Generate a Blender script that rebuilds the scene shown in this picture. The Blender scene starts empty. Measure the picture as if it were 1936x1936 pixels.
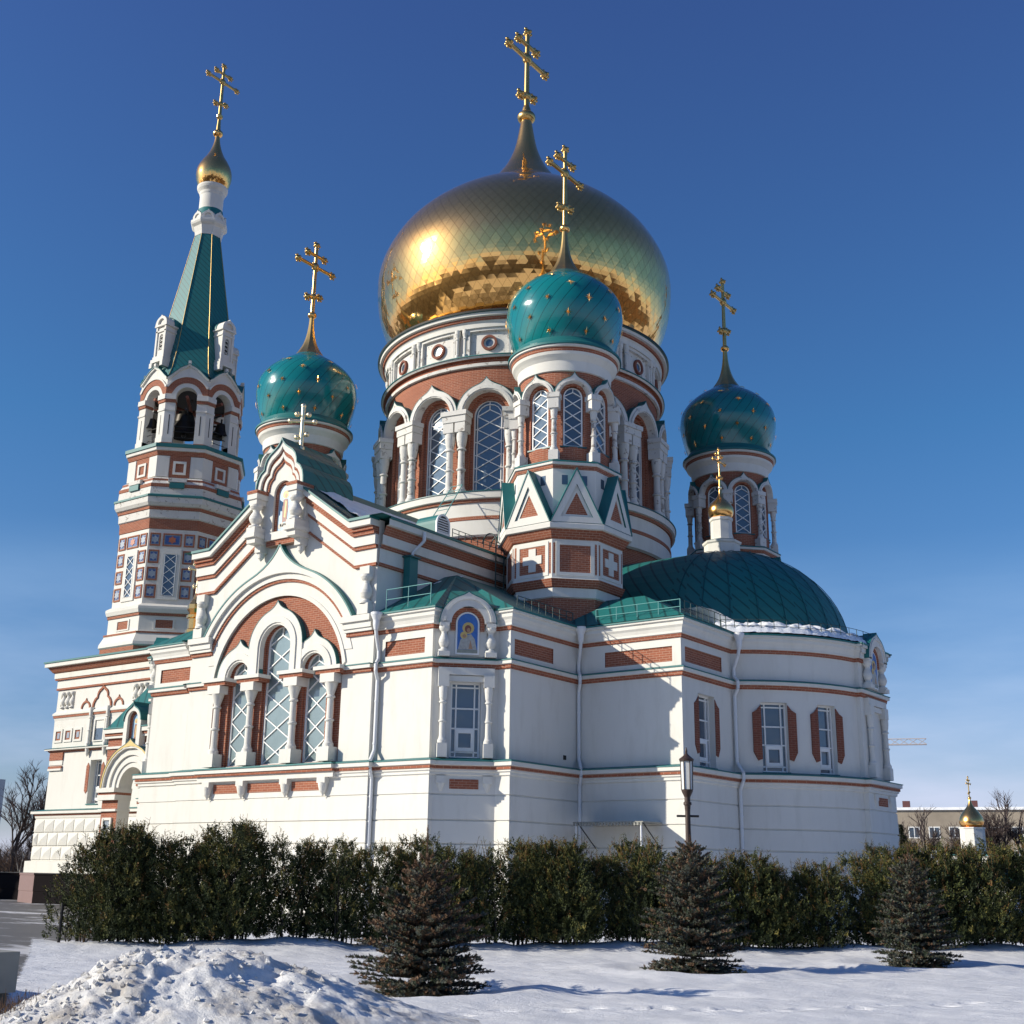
import bpy, bmesh, math, random
from math import sin, cos, pi, radians as rad, sqrt, atan2
from mathutils import Vector, Matrix
from mathutils.geometry import tessellate_polygon
random.seed(7)
sc = bpy.context.scene
COL = sc.collection
SUN_EL, SUN_AZ = rad(24), rad(41.8)          # azimuth measured from south towards west
GZ = -1.65                                 # ground height (eye height is 0)

# ------------------------------------------------------------------ camera
cd = bpy.data.cameras.new("camera"); cam = bpy.data.objects.new("camera", cd); COL.objects.link(cam)
r_ = Vector((0.8088972, 0.58776969, 0.0145641)); u_ = Vector((0.15559393, -0.23788708, 0.95874932)); f_ = Vector((-0.5669884, 0.77326356, 0.28387959))
M = Matrix((r_, u_, -f_)).transposed().to_4x4(); M.translation = Vector((35.09559, -48.66518, 0))
cam.matrix_world = M
cd.sensor_fit = 'HORIZONTAL'; cd.sensor_width = 36; cd.lens = 36 * 2323.4 / 1936; cd.clip_end = 3000; cd.clip_start = .1
sc.camera = cam
# ------------------------------------------------------------------ world and sun
w = bpy.data.worlds.new("World"); sc.world = w; w.use_nodes = True
nt = w.node_tree; bg = nt.nodes['Background']
sky = nt.nodes.new('ShaderNodeTexSky'); sky.sky_type = 'NISHITA'; sky.sun_disc = False
sky.sun_elevation = SUN_EL; sky.air_density = 1.0; sky.dust_density = .6; sky.ozone_density = 5.0; sky.altitude = 90
SDIR = Vector((-sin(SUN_AZ) * cos(SUN_EL), -cos(SUN_AZ) * cos(SUN_EL), sin(SUN_EL)))
sky.sun_rotation = atan2(SDIR.x, SDIR.y)
tc = nt.nodes.new('ShaderNodeTexCoord'); sep = nt.nodes.new('ShaderNodeSeparateXYZ'); nt.links.new(tc.outputs['Generated'], sep.inputs[0])
mp = nt.nodes.new('ShaderNodeMapping'); mp.inputs['Scale'].default_value = (1.6, 1.6, 7); nt.links.new(tc.outputs['Generated'], mp.inputs[0])
nz = nt.nodes.new('ShaderNodeTexNoise'); nz.inputs['Scale'].default_value = 1.7; nz.inputs['Detail'].default_value = 7; nz.inputs['Roughness'].default_value = .55; nt.links.new(mp.outputs[0], nz.inputs['Vector'])
cr = nt.nodes.new('ShaderNodeValToRGB'); cr.color_ramp.elements[0].position = .34; cr.color_ramp.elements[1].position = .72; nt.links.new(nz.outputs['Fac'], cr.inputs[0])
lo = nt.nodes.new('ShaderNodeMapRange'); lo.inputs['From Min'].default_value = .26; lo.inputs['From Max'].default_value = .02; nt.links.new(sep.outputs['Z'], lo.inputs['Value'])
mu = nt.nodes.new('ShaderNodeMath'); mu.operation = 'MULTIPLY'; nt.links.new(cr.outputs[0], mu.inputs[0]); nt.links.new(lo.outputs[0], mu.inputs[1])
mu2 = nt.nodes.new('ShaderNodeMath'); mu2.operation = 'MULTIPLY'; mu2.inputs[1].default_value = .85; nt.links.new(mu.outputs[0], mu2.inputs[0])
mx = nt.nodes.new('ShaderNodeMixRGB'); mx.inputs[2].default_value = (7.2, 7.6, 8.4, 1); nt.links.new(mu2.outputs[0], mx.inputs[0]); nt.links.new(sky.outputs[0], mx.inputs[1])
tn = nt.nodes.new('ShaderNodeMapRange'); tn.inputs['From Min'].default_value = .02; tn.inputs['From Max'].default_value = .30; nt.links.new(sep.outputs['Z'], tn.inputs['Value'])
tm = nt.nodes.new('ShaderNodeValToRGB'); nt.links.new(sep.outputs['Z'], tm.inputs[0])
for i, (p_, c_) in enumerate(((.06, (.86, .86, 1.0, 1)), (.34, (.53, .88, 1.07, 1)), (.62, (.60, .74, 1.07, 1)))):
    e_ = tm.color_ramp.elements[i] if i < 2 else tm.color_ramp.elements.new(p_)
    e_.position = p_; e_.color = c_
hs = nt.nodes.new('ShaderNodeMixRGB'); hs.blend_type = 'MULTIPLY'; hs.inputs[0].default_value = 1
nt.links.new(mx.outputs[0], hs.inputs[1]); nt.links.new(tm.outputs[0], hs.inputs[2]); nt.links.new(hs.outputs[0], bg.inputs['Color'])
bg.inputs['Strength'].default_value = .094
sd = bpy.data.lights.new("sun", 'SUN'); so = bpy.data.objects.new("sun", sd); COL.objects.link(so)
sd.energy = 4.8; sd.angle = rad(.5); sd.color = (1, .92, .77)
so.rotation_euler = (-SDIR).to_track_quat('-Z', 'Y').to_euler()
sc.view_settings.view_transform = 'Standard'; sc.view_settings.look = 'None'; sc.view_settings.exposure = 0.35; sc.view_settings.gamma = 1

# ------------------------------------------------------------------ materials
MATS = {}
def newmat(n):
    m = bpy.data.materials.new(n); m.use_nodes = True; MATS[n] = m
    return m, m.node_tree, m.node_tree.nodes['Principled BSDF']
def N(t, typ, **k):
    n = t.nodes.new(typ)
    for a, v in k.items():
        if a in n.inputs: n.inputs[a].default_value = v
        else: setattr(n, a, v)
    return n
def mixc(t, fac, a, b, mode='MIX'):
    m = N(t, 'ShaderNodeMixRGB', blend_type=mode)
    for i, v in enumerate((fac, a, b)):
        if hasattr(v, 'links') or isinstance(v, bpy.types.NodeSocket): t.links.new(v, m.inputs[i])
        else: m.inputs[i].default_value = v if i == 0 else (*v, 1)
    return m.outputs[0]
def math_(t, op, a, b=0.):
    m = N(t, 'ShaderNodeMath', operation=op)
    for i, v in enumerate((a, b)):
        if isinstance(v, bpy.types.NodeSocket): t.links.new(v, m.inputs[i])
        else: m.inputs[i].default_value = v
    return m.outputs[0]
def ramp(t, src, a, b):
    m = N(t, 'ShaderNodeMapRange'); m.inputs['From Min'].default_value = a; m.inputs['From Max'].default_value = b
    t.links.new(src, m.inputs['Value']); return m.outputs[0]
def noise(t, scale, detail=4, rough=.55, vec=None):
    n = N(t, 'ShaderNodeTexNoise'); n.inputs['Scale'].default_value = scale; n.inputs['Detail'].default_value = detail; n.inputs['Roughness'].default_value = rough
    if vec: t.links.new(vec, n.inputs['Vector'])
    return n.outputs['Fac']
def pos(t): return N(t, 'ShaderNodeNewGeometry').outputs['Position']
def scaled(t, v, s):
    m = N(t, 'ShaderNodeMapping'); m.inputs['Scale'].default_value = s; t.links.new(v, m.inputs[0]); return m.outputs[0]
def bump(t, b, h, s, d=.02):
    n = N(t, 'ShaderNodeBump'); n.inputs['Strength'].default_value = s; n.inputs['Distance'].default_value = d; t.links.new(h, n.inputs['Height']); t.links.new(n.outputs[0], b.inputs['Normal'])
def wallvec(t):
    g = N(t, 'ShaderNodeNewGeometry'); c = N(t, 'ShaderNodeVectorMath', operation='CROSS_PRODUCT'); c.inputs[0].default_value = (0, 0, 1)
    t.links.new(g.outputs['True Normal'], c.inputs[1]); n = N(t, 'ShaderNodeVectorMath', operation='NORMALIZE'); t.links.new(c.outputs[0], n.inputs[0])
    d = N(t, 'ShaderNodeVectorMath', operation='DOT_PRODUCT'); t.links.new(n.outputs[0], d.inputs[0]); t.links.new(g.outputs['Position'], d.inputs[1])
    s = N(t, 'ShaderNodeSeparateXYZ'); t.links.new(g.outputs['Position'], s.inputs[0])
    cb = N(t, 'ShaderNodeCombineXYZ'); t.links.new(d.outputs['Value'], cb.inputs[0]); t.links.new(s.outputs[2], cb.inputs[1])
    return cb.outputs[0]

def mk_plaster(name, col, peel=0.0):
    m, t, b = newmat(name)
    p = pos(t); n1 = noise(t, .55, 5, .6, p); st = noise(t, 2.2, 6, .65, scaled(t, p, (1, 1, .22)))
    c = mixc(t, math_(t, 'MULTIPLY', ramp(t, st, .5, .78), .42), col, (col[0]*.72, col[1]*.70, col[2]*.66))
    c = mixc(t, math_(t, 'MULTIPLY', ramp(t, n1, .35, .75), .24), c, (col[0]*.86, col[1]*.85, col[2]*.80))
    if peel:
        k = noise(t, 3.4, 9, .72, p)
        c = mixc(t, ramp(t, k, .60 - peel * .02, .63 - peel * .02), c, (.30, .27, .24))
    t.links.new(c, b.inputs['Base Color']); b.inputs['Roughness'].default_value = .8; b.inputs['Specular IOR Level'].default_value = .25
    bump(t, b, noise(t, 28, 5, .7, p), .35, .012)
    return m
mk_plaster('white', (.66, .645, .60)); mk_plaster('white_worn', (.62, .605, .57), 1.0); mk_plaster('white_peel', (.60, .585, .55), 3.2)
def mk_brick(name, c1, c2, mo):
    m, t, b = newmat(name)
    br = N(t, 'ShaderNodeTexBrick'); t.links.new(wallvec(t), br.inputs['Vector'])
    for k, v in (('Scale', 1), ('Mortar Size', .009), ('Mortar Smooth', .2), ('Brick Width', .27), ('Row Height', .085)): br.inputs[k].default_value = v
    br.inputs['Color1'].default_value = (*c1, 1); br.inputs['Color2'].default_value = (*c2, 1); br.inputs['Mortar'].default_value = (*mo, 1)
    p = pos(t); n1 = noise(t, .9, 6, .65, p)
    c = mixc(t, math_(t, 'MULTIPLY', ramp(t, n1, .45, .75), .35), br.outputs['Color'], (c1[0]*.6, c1[1]*.6, c1[2]*.6))
    t.links.new(c, b.inputs['Base Color']); b.inputs['Roughness'].default_value = .85; b.inputs['Specular IOR Level'].default_value = .2
    bump(t, b, br.outputs['Fac'], -.4, .01)
mk_brick('brick', (.32, .105, .058), (.24, .078, .046), (.40, .25, .18))
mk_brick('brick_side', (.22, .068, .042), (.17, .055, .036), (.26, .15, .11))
def mk_teal(name, col, seams):
    m, t, b = newmat(name)
    p = pos(t); n1 = noise(t, .8, 5, .6, p)
    c = mixc(t, math_(t, 'MULTIPLY', ramp(t, n1, .4, .75), .45), col, (col[0]*1.3+.01, col[1]*.78, col[2]*.78))
    if seams == 'wall':
        wv = N(t, 'ShaderNodeTexWave', wave_type='BANDS', bands_direction='DIAGONAL'); wv.inputs['Scale'].default_value = seams_scale; t.links.new(wallvec(t), wv.inputs['Vector'])
        s = ramp(t, wv.outputs['Fac'], .0, .12); c = mixc(t, s, (col[0]*.3, col[1]*.35, col[2]*.35), c)
    elif seams == 'z':
        g = N(t, 'ShaderNodeUVMap'); sp = N(t, 'ShaderNodeSeparateXYZ'); t.links.new(g.outputs[0], sp.inputs[0])
        a = math_(t, 'FRACT', math_(t, 'ADD', math_(t, 'MULTIPLY', sp.outputs[0], 30.), math_(t, 'MULTIPLY', sp.outputs[1], -7.)))
        s = ramp(t, a, .0, .10); c = mixc(t, s, (col[0]*.1, col[1]*.12, col[2]*.12), c)
        # every strip is folded sheet: slight tilt from strip to strip
        cell = math_(t, 'FLOOR', math_(t, 'ADD', math_(t, 'MULTIPLY', sp.outputs[0], 30.), math_(t, 'MULTIPLY', sp.outputs[1], -7.)))
        cell2 = math_(t, 'FLOOR', math_(t, 'ADD', math_(t, 'MULTIPLY', sp.outputs[0], 16.), math_(t, 'MULTIPLY', sp.outputs[1], 9.)))
        cbn = N(t, 'ShaderNodeCombineXYZ'); t.links.new(cell, cbn.inputs[0]); t.links.new(cell2, cbn.inputs[1])
        wn = N(t, 'ShaderNodeTexWhiteNoise', noise_dimensions='2D'); t.links.new(cbn.outputs[0], wn.inputs['Vector'])
        tilt(t, b, wn.outputs['Color'], .035)
    t.links.new(c, b.inputs['Base Color']); b.inputs['Roughness'].default_value = .55 if seams != 'z' else .16
    b.inputs['Specular IOR Level'].default_value = .5
    if seams == 'z': b.inputs['Coat Weight'].default_value = .35; b.inputs['Coat Roughness'].default_value = .08
def tilt(t, b, colsock, amt, amtsock=None):
    g = N(t, 'ShaderNodeNewGeometry'); s = N(t, 'ShaderNodeVectorMath', operation='SUBTRACT'); t.links.new(colsock, s.inputs[0]); s.inputs[1].default_value = (.5, .5, .5)
    k = N(t, 'ShaderNodeVectorMath', operation='SCALE'); t.links.new(s.outputs[0], k.inputs[0]); k.inputs['Scale'].default_value = amt
    if amtsock: t.links.new(amtsock, k.inputs['Scale'])
    a = N(t, 'ShaderNodeVectorMath', operation='ADD'); t.links.new(g.outputs['Normal'], a.inputs[0]); t.links.new(k.outputs[0], a.inputs[1])
    n = N(t, 'ShaderNodeVectorMath', operation='NORMALIZE'); t.links.new(a.outputs[0], n.inputs[0]); t.links.new(n.outputs[0], b.inputs['Normal'])
seams_scale = 1.1
mk_teal('teal', (.008, .135, .135), ''); mk_teal('teal_roof', (.007, .130, .125), 'wall')
seams_scale = 1.6; mk_teal('teal_shingle', (.006, .135, .14), 'wall')
mk_teal('teal_dome', (.004, .165, .172), 'z')
def simple(name, col, rough=.6, metal=0., spec=.5, nscale=0, namt=.3, bmp=0):
    m, t, b = newmat(name); b.inputs['Base Color'].default_value = (*col, 1); b.inputs['Roughness'].default_value = rough; b.inputs['Metallic'].default_value = metal; b.inputs['Specular IOR Level'].default_value = spec
    if nscale:
        n1 = noise(t, nscale, 6, .65, pos(t))
        t.links.new(mixc(t, math_(t, 'MULTIPLY', ramp(t, n1, .35, .7), namt), col, tuple(x * .45 for x in col)), b.inputs['Base Color'])
        if bmp: bump(t, b, n1, bmp, .03)
    return m
simple('teal_dark', (.006, .085, .095), .45)
# gilded tiles of the big dome
m, t, b = newmat('gold_tiles')
g = N(t, 'ShaderNodeUVMap'); sp = N(t, 'ShaderNodeSeparateXYZ'); t.links.new(g.outputs[0], sp.inputs[0])
ua = math_(t, 'MULTIPLY', sp.outputs[0], 92.); va = math_(t, 'MULTIPLY', sp.outputs[1], 24.)
pa = math_(t, 'ADD', ua, va); pb = math_(t, 'SUBTRACT', ua, va)
cb = N(t, 'ShaderNodeCombineXYZ'); t.links.new(math_(t, 'FLOOR', pa), cb.inputs[0]); t.links.new(math_(t, 'FLOOR', pb), cb.inputs[1])
wn = N(t, 'ShaderNodeTexWhiteNoise', noise_dimensions='2D'); t.links.new(cb.outputs[0], wn.inputs['Vector'])
seam = math_(t, 'MINIMUM', ramp(t, math_(t, 'FRACT', pa), 0, .06), ramp(t, math_(t, 'FRACT', pb), 0, .06))
gcol = mixc(t, seam, (.28, .12, .03), (.97, .56, .19)); t.links.new(gcol, b.inputs['Base Color'])
b.inputs['Metallic'].default_value = 1
t.links.new(math_(t, 'ADD', math_(t, 'MULTIPLY', noise(t, 1.4, 4, .6, pos(t)), .03), .065), b.inputs['Roughness'])
lowk = N(t, 'ShaderNodeMapRange'); lowk.inputs['From Min'].default_value = .55; lowk.inputs['From Max'].default_value = .05; lowk.inputs['To Min'].default_value = .006; lowk.inputs['To Max'].default_value = .10
t.links.new(sp.outputs[1], lowk.inputs['Value'])
tilt(t, b, wn.outputs['Color'], .03, lowk.outputs[0])
b2 = N(t, 'ShaderNodeBsdfPrincipled'); b2.inputs['Base Color'].default_value = (.80, .42, .15, 1); b2.inputs['Metallic'].default_value = 1; b2.inputs['Roughness'].default_value = .42; t.links.new(gcol, b2.inputs['Base Color'])
ms = N(t, 'ShaderNodeMixShader'); ms.inputs[0].default_value = .13; t.links.new(b.outputs[0], ms.inputs[1]); t.links.new(b2.outputs[0], ms.inputs[2]); t.links.new(ms.outputs[0], t.nodes['Material Output'].inputs['Surface'])
m = simple('gold', (.95, .53, .18), .24, 1.0, nscale=2.2, namt=.3)
simple('gold_sunlit', (1.0, .82, .52), .38, 1.0)  # white glint of the sun put into the base colour
simple('gold_old', (.62, .42, .16), .35, 1.0, nscale=3, namt=.4)
simple('glass', (.10, .135, .18), .07, .25, 1.0, nscale=.5, namt=.4)
tg = MATS['glass'].node_tree; bump(tg, tg.nodes['Principled BSDF'], noise(tg, 1.1, 2, .5, pos(tg)), .25, .08)
simple('glass_pale', (.22, .29, .30), .14, .1, 1.0, nscale=.9, namt=.4)
simple('frame_white', (.78, .78, .76), .5)
simple('dark', (.012, .011, .010), .7); simple('bell_metal', (.035, .032, .028), .42, .8)
simple('iron', (.028, .026, .026), .5, .3); simple('lamp_brown', (.055, .035, .028), .5, .2)
simple('lamp_glass', (.62, .62, .60), .4)
simple('pipe', (.66, .68, .70), .4); simple('icon_blue', (.05, .17, .50), .45, nscale=5, namt=.5); simple('icon_sky', (.25, .45, .62), .45, nscale=6, namt=.5)
simple('icon_gold', (.62, .46, .16), .5, nscale=7, namt=.4); simple('icon_robe', (.22, .07, .055), .5, nscale=8, namt=.5); simple('icon_skin', (.42, .24, .14), .5)
simple('icon_cloth', (.45, .44, .40), .5, nscale=9, namt=.6); simple('icon_grey', (.30, .32, .27), .6, nscale=6, namt=.5)
simple('tile_blue', (.06, .12, .34), .3, nscale=9, namt=.6); simple('tile_pale', (.30, .35, .42), .35, nscale=14, namt=.6); simple('tile_orange', (.42, .12, .05), .4, nscale=9, namt=.5)
simple('brick_dark', (.20, .065, .04), .85, nscale=3); simple('granite_black', (.010, .008, .009), .9, spec=.05, nscale=6); simple('granite_pink', (.23, .15, .14), .5, nscale=9)
simple('unseen_soil', (.075, .06, .045), .9, nscale=.05, namt=.6); simple('stone_grey', (.27, .27, .24), .75, nscale=2.0, namt=.3, bmp=.3); simple('stone_green', (.045, .055, .05), .6, nscale=3)
simple('asphalt_ice', (.075, .068, .06), .6)
t_ = MATS['asphalt_ice'].node_tree; b_ = t_.nodes['Principled BSDF']; t_.links.new(mixc(t_, ramp(t_, noise(t_, .35, 7, .7, scaled(t_, pos(t_), (.5, 1.6, 1))), .52, .60), mixc(t_, noise(t_, 1.5, 6, .7, pos(t_)), (.06, .055, .05), (.13, .12, .105)), (.50, .50, .52)), b_.inputs['Base Color'])
simple('ladder', (.02, .05, .05), .5); simple('rail_teal', (.10, .30, .29), .5)
simple('building_beige', (.30, .255, .20), .85, nscale=.5, namt=.45); simple('slab_grey', (.30, .32, .34), .8); simple('roof_dark', (.10, .035, .035), .7)
simple('bark', (.075, .055, .045), .9, nscale=4); simple('birch', (.55, .53, .50), .8, nscale=5, namt=.8); simple('twig', (.085, .060, .055), .9)
simple('crane_red', (.40, .36, .36), .6); simple('door_grey', (.35, .36, .34), .6, nscale=2)
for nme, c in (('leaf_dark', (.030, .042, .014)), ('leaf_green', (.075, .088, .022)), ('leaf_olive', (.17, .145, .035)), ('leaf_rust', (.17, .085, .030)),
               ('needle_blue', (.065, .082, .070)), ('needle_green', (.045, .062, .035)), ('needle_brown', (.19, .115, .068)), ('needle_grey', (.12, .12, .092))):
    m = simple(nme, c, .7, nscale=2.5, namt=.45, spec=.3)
def mk_snow(name, col, dirt, ds, amt):
    m, t, b = newmat(name); p = pos(t)
    n1 = noise(t, ds, 8, .68, p); n2 = noise(t, 9., 8, .75, p)
    c = mixc(t, math_(t, 'MULTIPLY', ramp(t, n1, .44, .66), amt), col, dirt)
    c = mixc(t, math_(t, 'MULTIPLY', ramp(t, n2, .58, .72), .25 * amt + .05), c, tuple(x * .6 for x in dirt))
    t.links.new(c, b.inputs['Base Color']); b.inputs['Roughness'].default_value = .62; b.inputs['Specular IOR Level'].default_value = .4
    h = math_(t, 'ADD', math_(t, 'MULTIPLY', noise(t, 3.0, 8, .7, scaled(t, p, (.5, 1.2, 1))), 2.0), noise(t, 26, 8, .75, p)); bump(t, b, h, .6, .04)
mk_snow('snow', (.74, .745, .76), (.55, .56, .58), 1.1, .45); mk_snow('snow_dirty', (.76, .755, .74), (.36, .31, .25), 1.5, .75)
mk_snow('snow_roof', (.82, .84, .87), (.6, .62, .66), 2.2, .5)

# ------------------------------------------------------------------ mesh builder
ORG = {}
def worg(o): return ORG.get(o.name, Vector((0, 0, 0))) if o else Vector((0, 0, 0))
class MB:
    def __init__(s): s.v = []; s.f = []; s.m = []; s.sm = []; s.uv = {}
    def add(s, vs, fs, mat, smooth=False):
        o = len(s.v); s.v += [tuple(v) for v in vs]
        for i, f in enumerate(fs):
            s.f.append(tuple(o + k for k in f)); s.m.append(mat if isinstance(mat, str) else mat[i]); s.sm.append(smooth)
    def box(s, x0, x1, y0, y1, z0, z1, mat, fr=None):
        vs = [(x, y, z) for z in (z0, z1) for y in (y0, y1) for x in (x0, x1)]
        if fr: vs = [fr(a, c, b_) for a, b_, c in vs]     # x->s, y->d, z->z
        fs = [(0, 2, 3, 1), (4, 5, 7, 6), (0, 1, 5, 4), (2, 6, 7, 3), (0, 4, 6, 2), (1, 3, 7, 5)]
        if fr: fs = [f[::-1] for f in fs]
        s.add(vs, fs, mat)
    def tube(s, a, b_, r0, mat, r1=None, n=6, smooth=True, cap=True):
        a = Vector(a); b_ = Vector(b_); r1 = r0 if r1 is None else r1; d = (b_ - a)
        if d.length < 1e-6: return
        d.normalize(); x = d.orthogonal().normalized(); y = d.cross(x)
        vs = [a + (x * cos(2 * pi * i / n) + y * sin(2 * pi * i / n)) * r0 for i in range(n)] + [b_ + (x * cos(2 * pi * i / n) + y * sin(2 * pi * i / n)) * r1 for i in range(n)]
        s.add(vs, [(i, (i + 1) % n, n + (i + 1) % n, n + i) for i in range(n)], mat, smooth)
        if cap: s.add(vs, [tuple(range(n))[::-1], tuple(range(n, 2 * n))], mat)
    def ball(s, c, r, mat, n=8, k=6, sq=(1, 1, 1)):
        prof = [(r * sin(pi * j / k), -r * cos(pi * j / k)) for j in range(k + 1)]
        vs = []; 
        for rr, z in prof:
            for i in range(n): vs.append((c[0] + rr * cos(2 * pi * i / n) * sq[0], c[1] + rr * sin(2 * pi * i / n) * sq[1], c[2] + z * sq[2]))
        s.add(vs, [(j * n + i, j * n + (i + 1) % n, (j + 1) * n + (i + 1) % n, (j + 1) * n + i) for j in range(k) for i in range(n)], mat, True)
    def lathe(s, X, Y, prof, n=48, smooth=True, phase=0., mats=None, uvs=False, a0=0., a1=2 * pi):
        """prof: (r, z, mat of the segment above)"""
        full = abs(a1 - a0 - 2 * pi) < 1e-6; cols = n if full else n + 1
        for j in range(len(prof) - 1):
            (ra, za, ma), (rb, zb) = prof[j][:3], prof[j + 1][:2]
            vs = []
            for r, z in ((ra, za), (rb, zb)):
                for i in range(cols):
                    A = a0 + (a1 - a0) * i / n + phase; vs.append((X + r * sin(A), Y - r * cos(A), z))
            fs = [(i, (i + 1) % cols, cols + (i + 1) % cols, cols + i) for i in range(n)]
            st = len(s.f); s.add(vs, fs, ma, smooth)
            if uvs:
                L = [0.]
                for q in range(1, len(prof)): L.append(L[-1] + math.hypot(prof[q][0] - prof[q - 1][0], prof[q][1] - prof[q - 1][1]))
                for i in range(n):
                    s.uv[st + i] = [(i / n, L[j] / L[-1]), ((i + 1) / n, L[j] / L[-1]), ((i + 1) / n, L[j + 1] / L[-1]), (i / n, L[j + 1] / L[-1])]
    def prism(s, fr, outer, d0, d1, mat, holes=(), side=None, cuts=None, back=False, front=True, hside=None):
        """face at depth d1 in the (s,z) plane, sides running back to d0"""
        bm = bmesh.new(); loops = [[Vector((a, b_, 0)) for a, b_ in L] for L in (outer, *holes)]
        pts = [p for L in loops for p in L]; tv = [bm.verts.new(p) for p in pts]
        for tri in tessellate_polygon(loops):
            p = [pts[i] for i in tri]; ar = (p[1] - p[0]).cross(p[2] - p[0]).z
            if abs(ar) < 1e-9: continue
            try: bm.faces.new([tv[i] for i in (tri if ar > 0 else tri[::-1])])
            except ValueError: pass
        for c in (cuts or []):
            bmesh.ops.bisect_plane(bm, geom=bm.verts[:] + bm.edges[:] + bm.faces[:], dist=1e-5, plane_co=(c, 0, 0), plane_no=(1, 0, 0))
        bm.verts.index_update()
        P = [v.co.copy() for v in bm.verts]
        fs = [tuple(v.index for v in f.verts) for f in bm.faces]
        if front: s.add([fr(p.x, p.y, d1) for p in P], fs, mat)
        if back: s.add([fr(p.x, p.y, d0) for p in P], [f[::-1] for f in fs], side or mat)
        if abs(d1 - d0) > 1e-6:
            ox = [a for a, b_ in outer]; 
            for e in bm.edges:
                if len(e.link_faces) == 1:
                    f = e.link_faces[0]; vs = [v.index for v in f.verts]; a, b_ = e.verts[0].index, e.verts[1].index
                    i = vs.index(a)
                    if vs[(i + 1) % len(vs)] != b_: a, b_ = b_, a
                    pa, pb = P[a], P[b_]
                    s.add([fr(pa.x, pa.y, d1), fr(pb.x, pb.y, d1), fr(pb.x, pb.y, d0), fr(pa.x, pa.y, d0)], [(1, 0, 3, 2)], side or mat)
        bm.free()
    def sweep(s, path, prof, closed=False, skip=()):
        """path: plan points, outside on the right hand; prof: (offset, z, mat)"""
        n = len(path); P = [Vector(p) for p in path]; out = []
        for i in range(n):
            def nor(a, b_): d = (b_ - a).normalized(); return Vector((d.y, -d.x))
            if closed or 0 < i < n - 1:
                n0 = nor(P[i - 1], P[i]); n1 = nor(P[i], P[(i + 1) % n]); m = (n0 + n1)
                m = m / max(.15, (1 + n0.dot(n1)))
            elif i == 0: m = nor(P[0], P[1])
            else: m = nor(P[-2], P[-1])
            out.append(m)
        for i in range(n if closed else n - 1):
            if i in skip: continue
            j = (i + 1) % n
            for k in range(len(prof) - 1):
                (oa, za, ma), (ob, zb) = prof[k][:3], prof[k + 1][:2]
                if ma is None: continue
                a, b_ = P[i] + out[i] * oa, P[j] + out[j] * oa; c, d = P[j] + out[j] * ob, P[i] + out[i] * ob
                s.add([(a.x, a.y, za), (b_.x, b_.y, za), (c.x, c.y, zb), (d.x, d.y, zb)], [(0, 1, 2, 3)], ma)
    def build(s, name, parent=None, origin=None):
        me = bpy.data.meshes.new(name); po = worg(parent)
        o0 = Vector(origin) if origin is not None else po
        me.from_pydata([(v[0] - o0.x, v[1] - o0.y, v[2] - o0.z) for v in s.v], [], s.f)
        slots = []
        for k in s.m:
            if k not in slots: slots.append(k)
        for k in slots: me.materials.append(MATS[k])
        me.polygons.foreach_set('material_index', [slots.index(k) for k in s.m]); me.polygons.foreach_set('use_smooth', s.sm)
        if s.uv:
            ul = me.uv_layers.new(name='UVMap')
            for fi, uvs in s.uv.items():
                for k, li in enumerate(me.polygons[fi].loop_indices): ul.data[li].uv = uvs[k]
        me.update()
        o = bpy.data.objects.new(name, me); COL.objects.link(o)
        if parent: o.parent = parent
        o.location = o0 - po; ORG[o.name] = o0
        return o
def tag(o, label=None, cat=None, group=None, kind=None):
    for k, v in (('label', label), ('category', cat), ('group', group), ('kind', kind)):
        if v: o[k] = v
    return o
def empty(name, loc, label=None, cat=None, group=None):
    o = bpy.data.objects.new(name, None); COL.objects.link(o); o.location = loc; ORG[o.name] = Vector(loc); o.empty_display_size = .3
    return tag(o, label, cat, group)
CH = {}
def dup_tree(src, parent, delta, rot=0., top=True):
    c = src.copy(); COL.objects.link(c)
    if parent: c.parent = parent
    if top:
        c.location = src.location + Vector(delta); c.rotation_euler = (0, 0, src.rotation_euler.z + rot); ORG[c.name] = worg(src) + Vector(delta)
    for ch in list(src.children):
        if ch.name in SRC_OK or True: dup_tree(ch, c, (0, 0, 0), 0., False)
    return c
SRC_OK = set()
class Fr:
    """wall frame: s to the right seen from outside, z up, d outwards"""
    def __init__(s, X, Y, az, R=0.): s.X = X; s.Y = Y; s.az = az; s.R = R
    def __call__(s, a, z, d): n = (sin(s.az), -cos(s.az)); t = (cos(s.az), sin(s.az)); return (s.X + t[0] * a + n[0] * (d + s.R), s.Y + t[1] * a + n[1] * (d + s.R), z)
class Cyl:
    def __init__(s, X, Y, az, R): s.X = X; s.Y = Y; s.az = az; s.R = R
    def __call__(s, a, z, d): A = s.az + a / s.R; return (s.X + sin(A) * (s.R + d), s.Y - cos(A) * (s.R + d), z)
def frp(p, q):
    d = Vector(q) - Vector(p); return Fr(p[0], p[1], atan2(d.y, d.x)), d.length
def rect(a, b, c, d): return [(a, c), (b, c), (b, d), (a, d)]
def arch(c, hw, z0, zs, n=12): return [(c - hw, z0), (c + hw, z0)] + [(c + hw * cos(pi * i / n), zs + hw * sin(pi * i / n)) for i in range(n + 1)]
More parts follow.
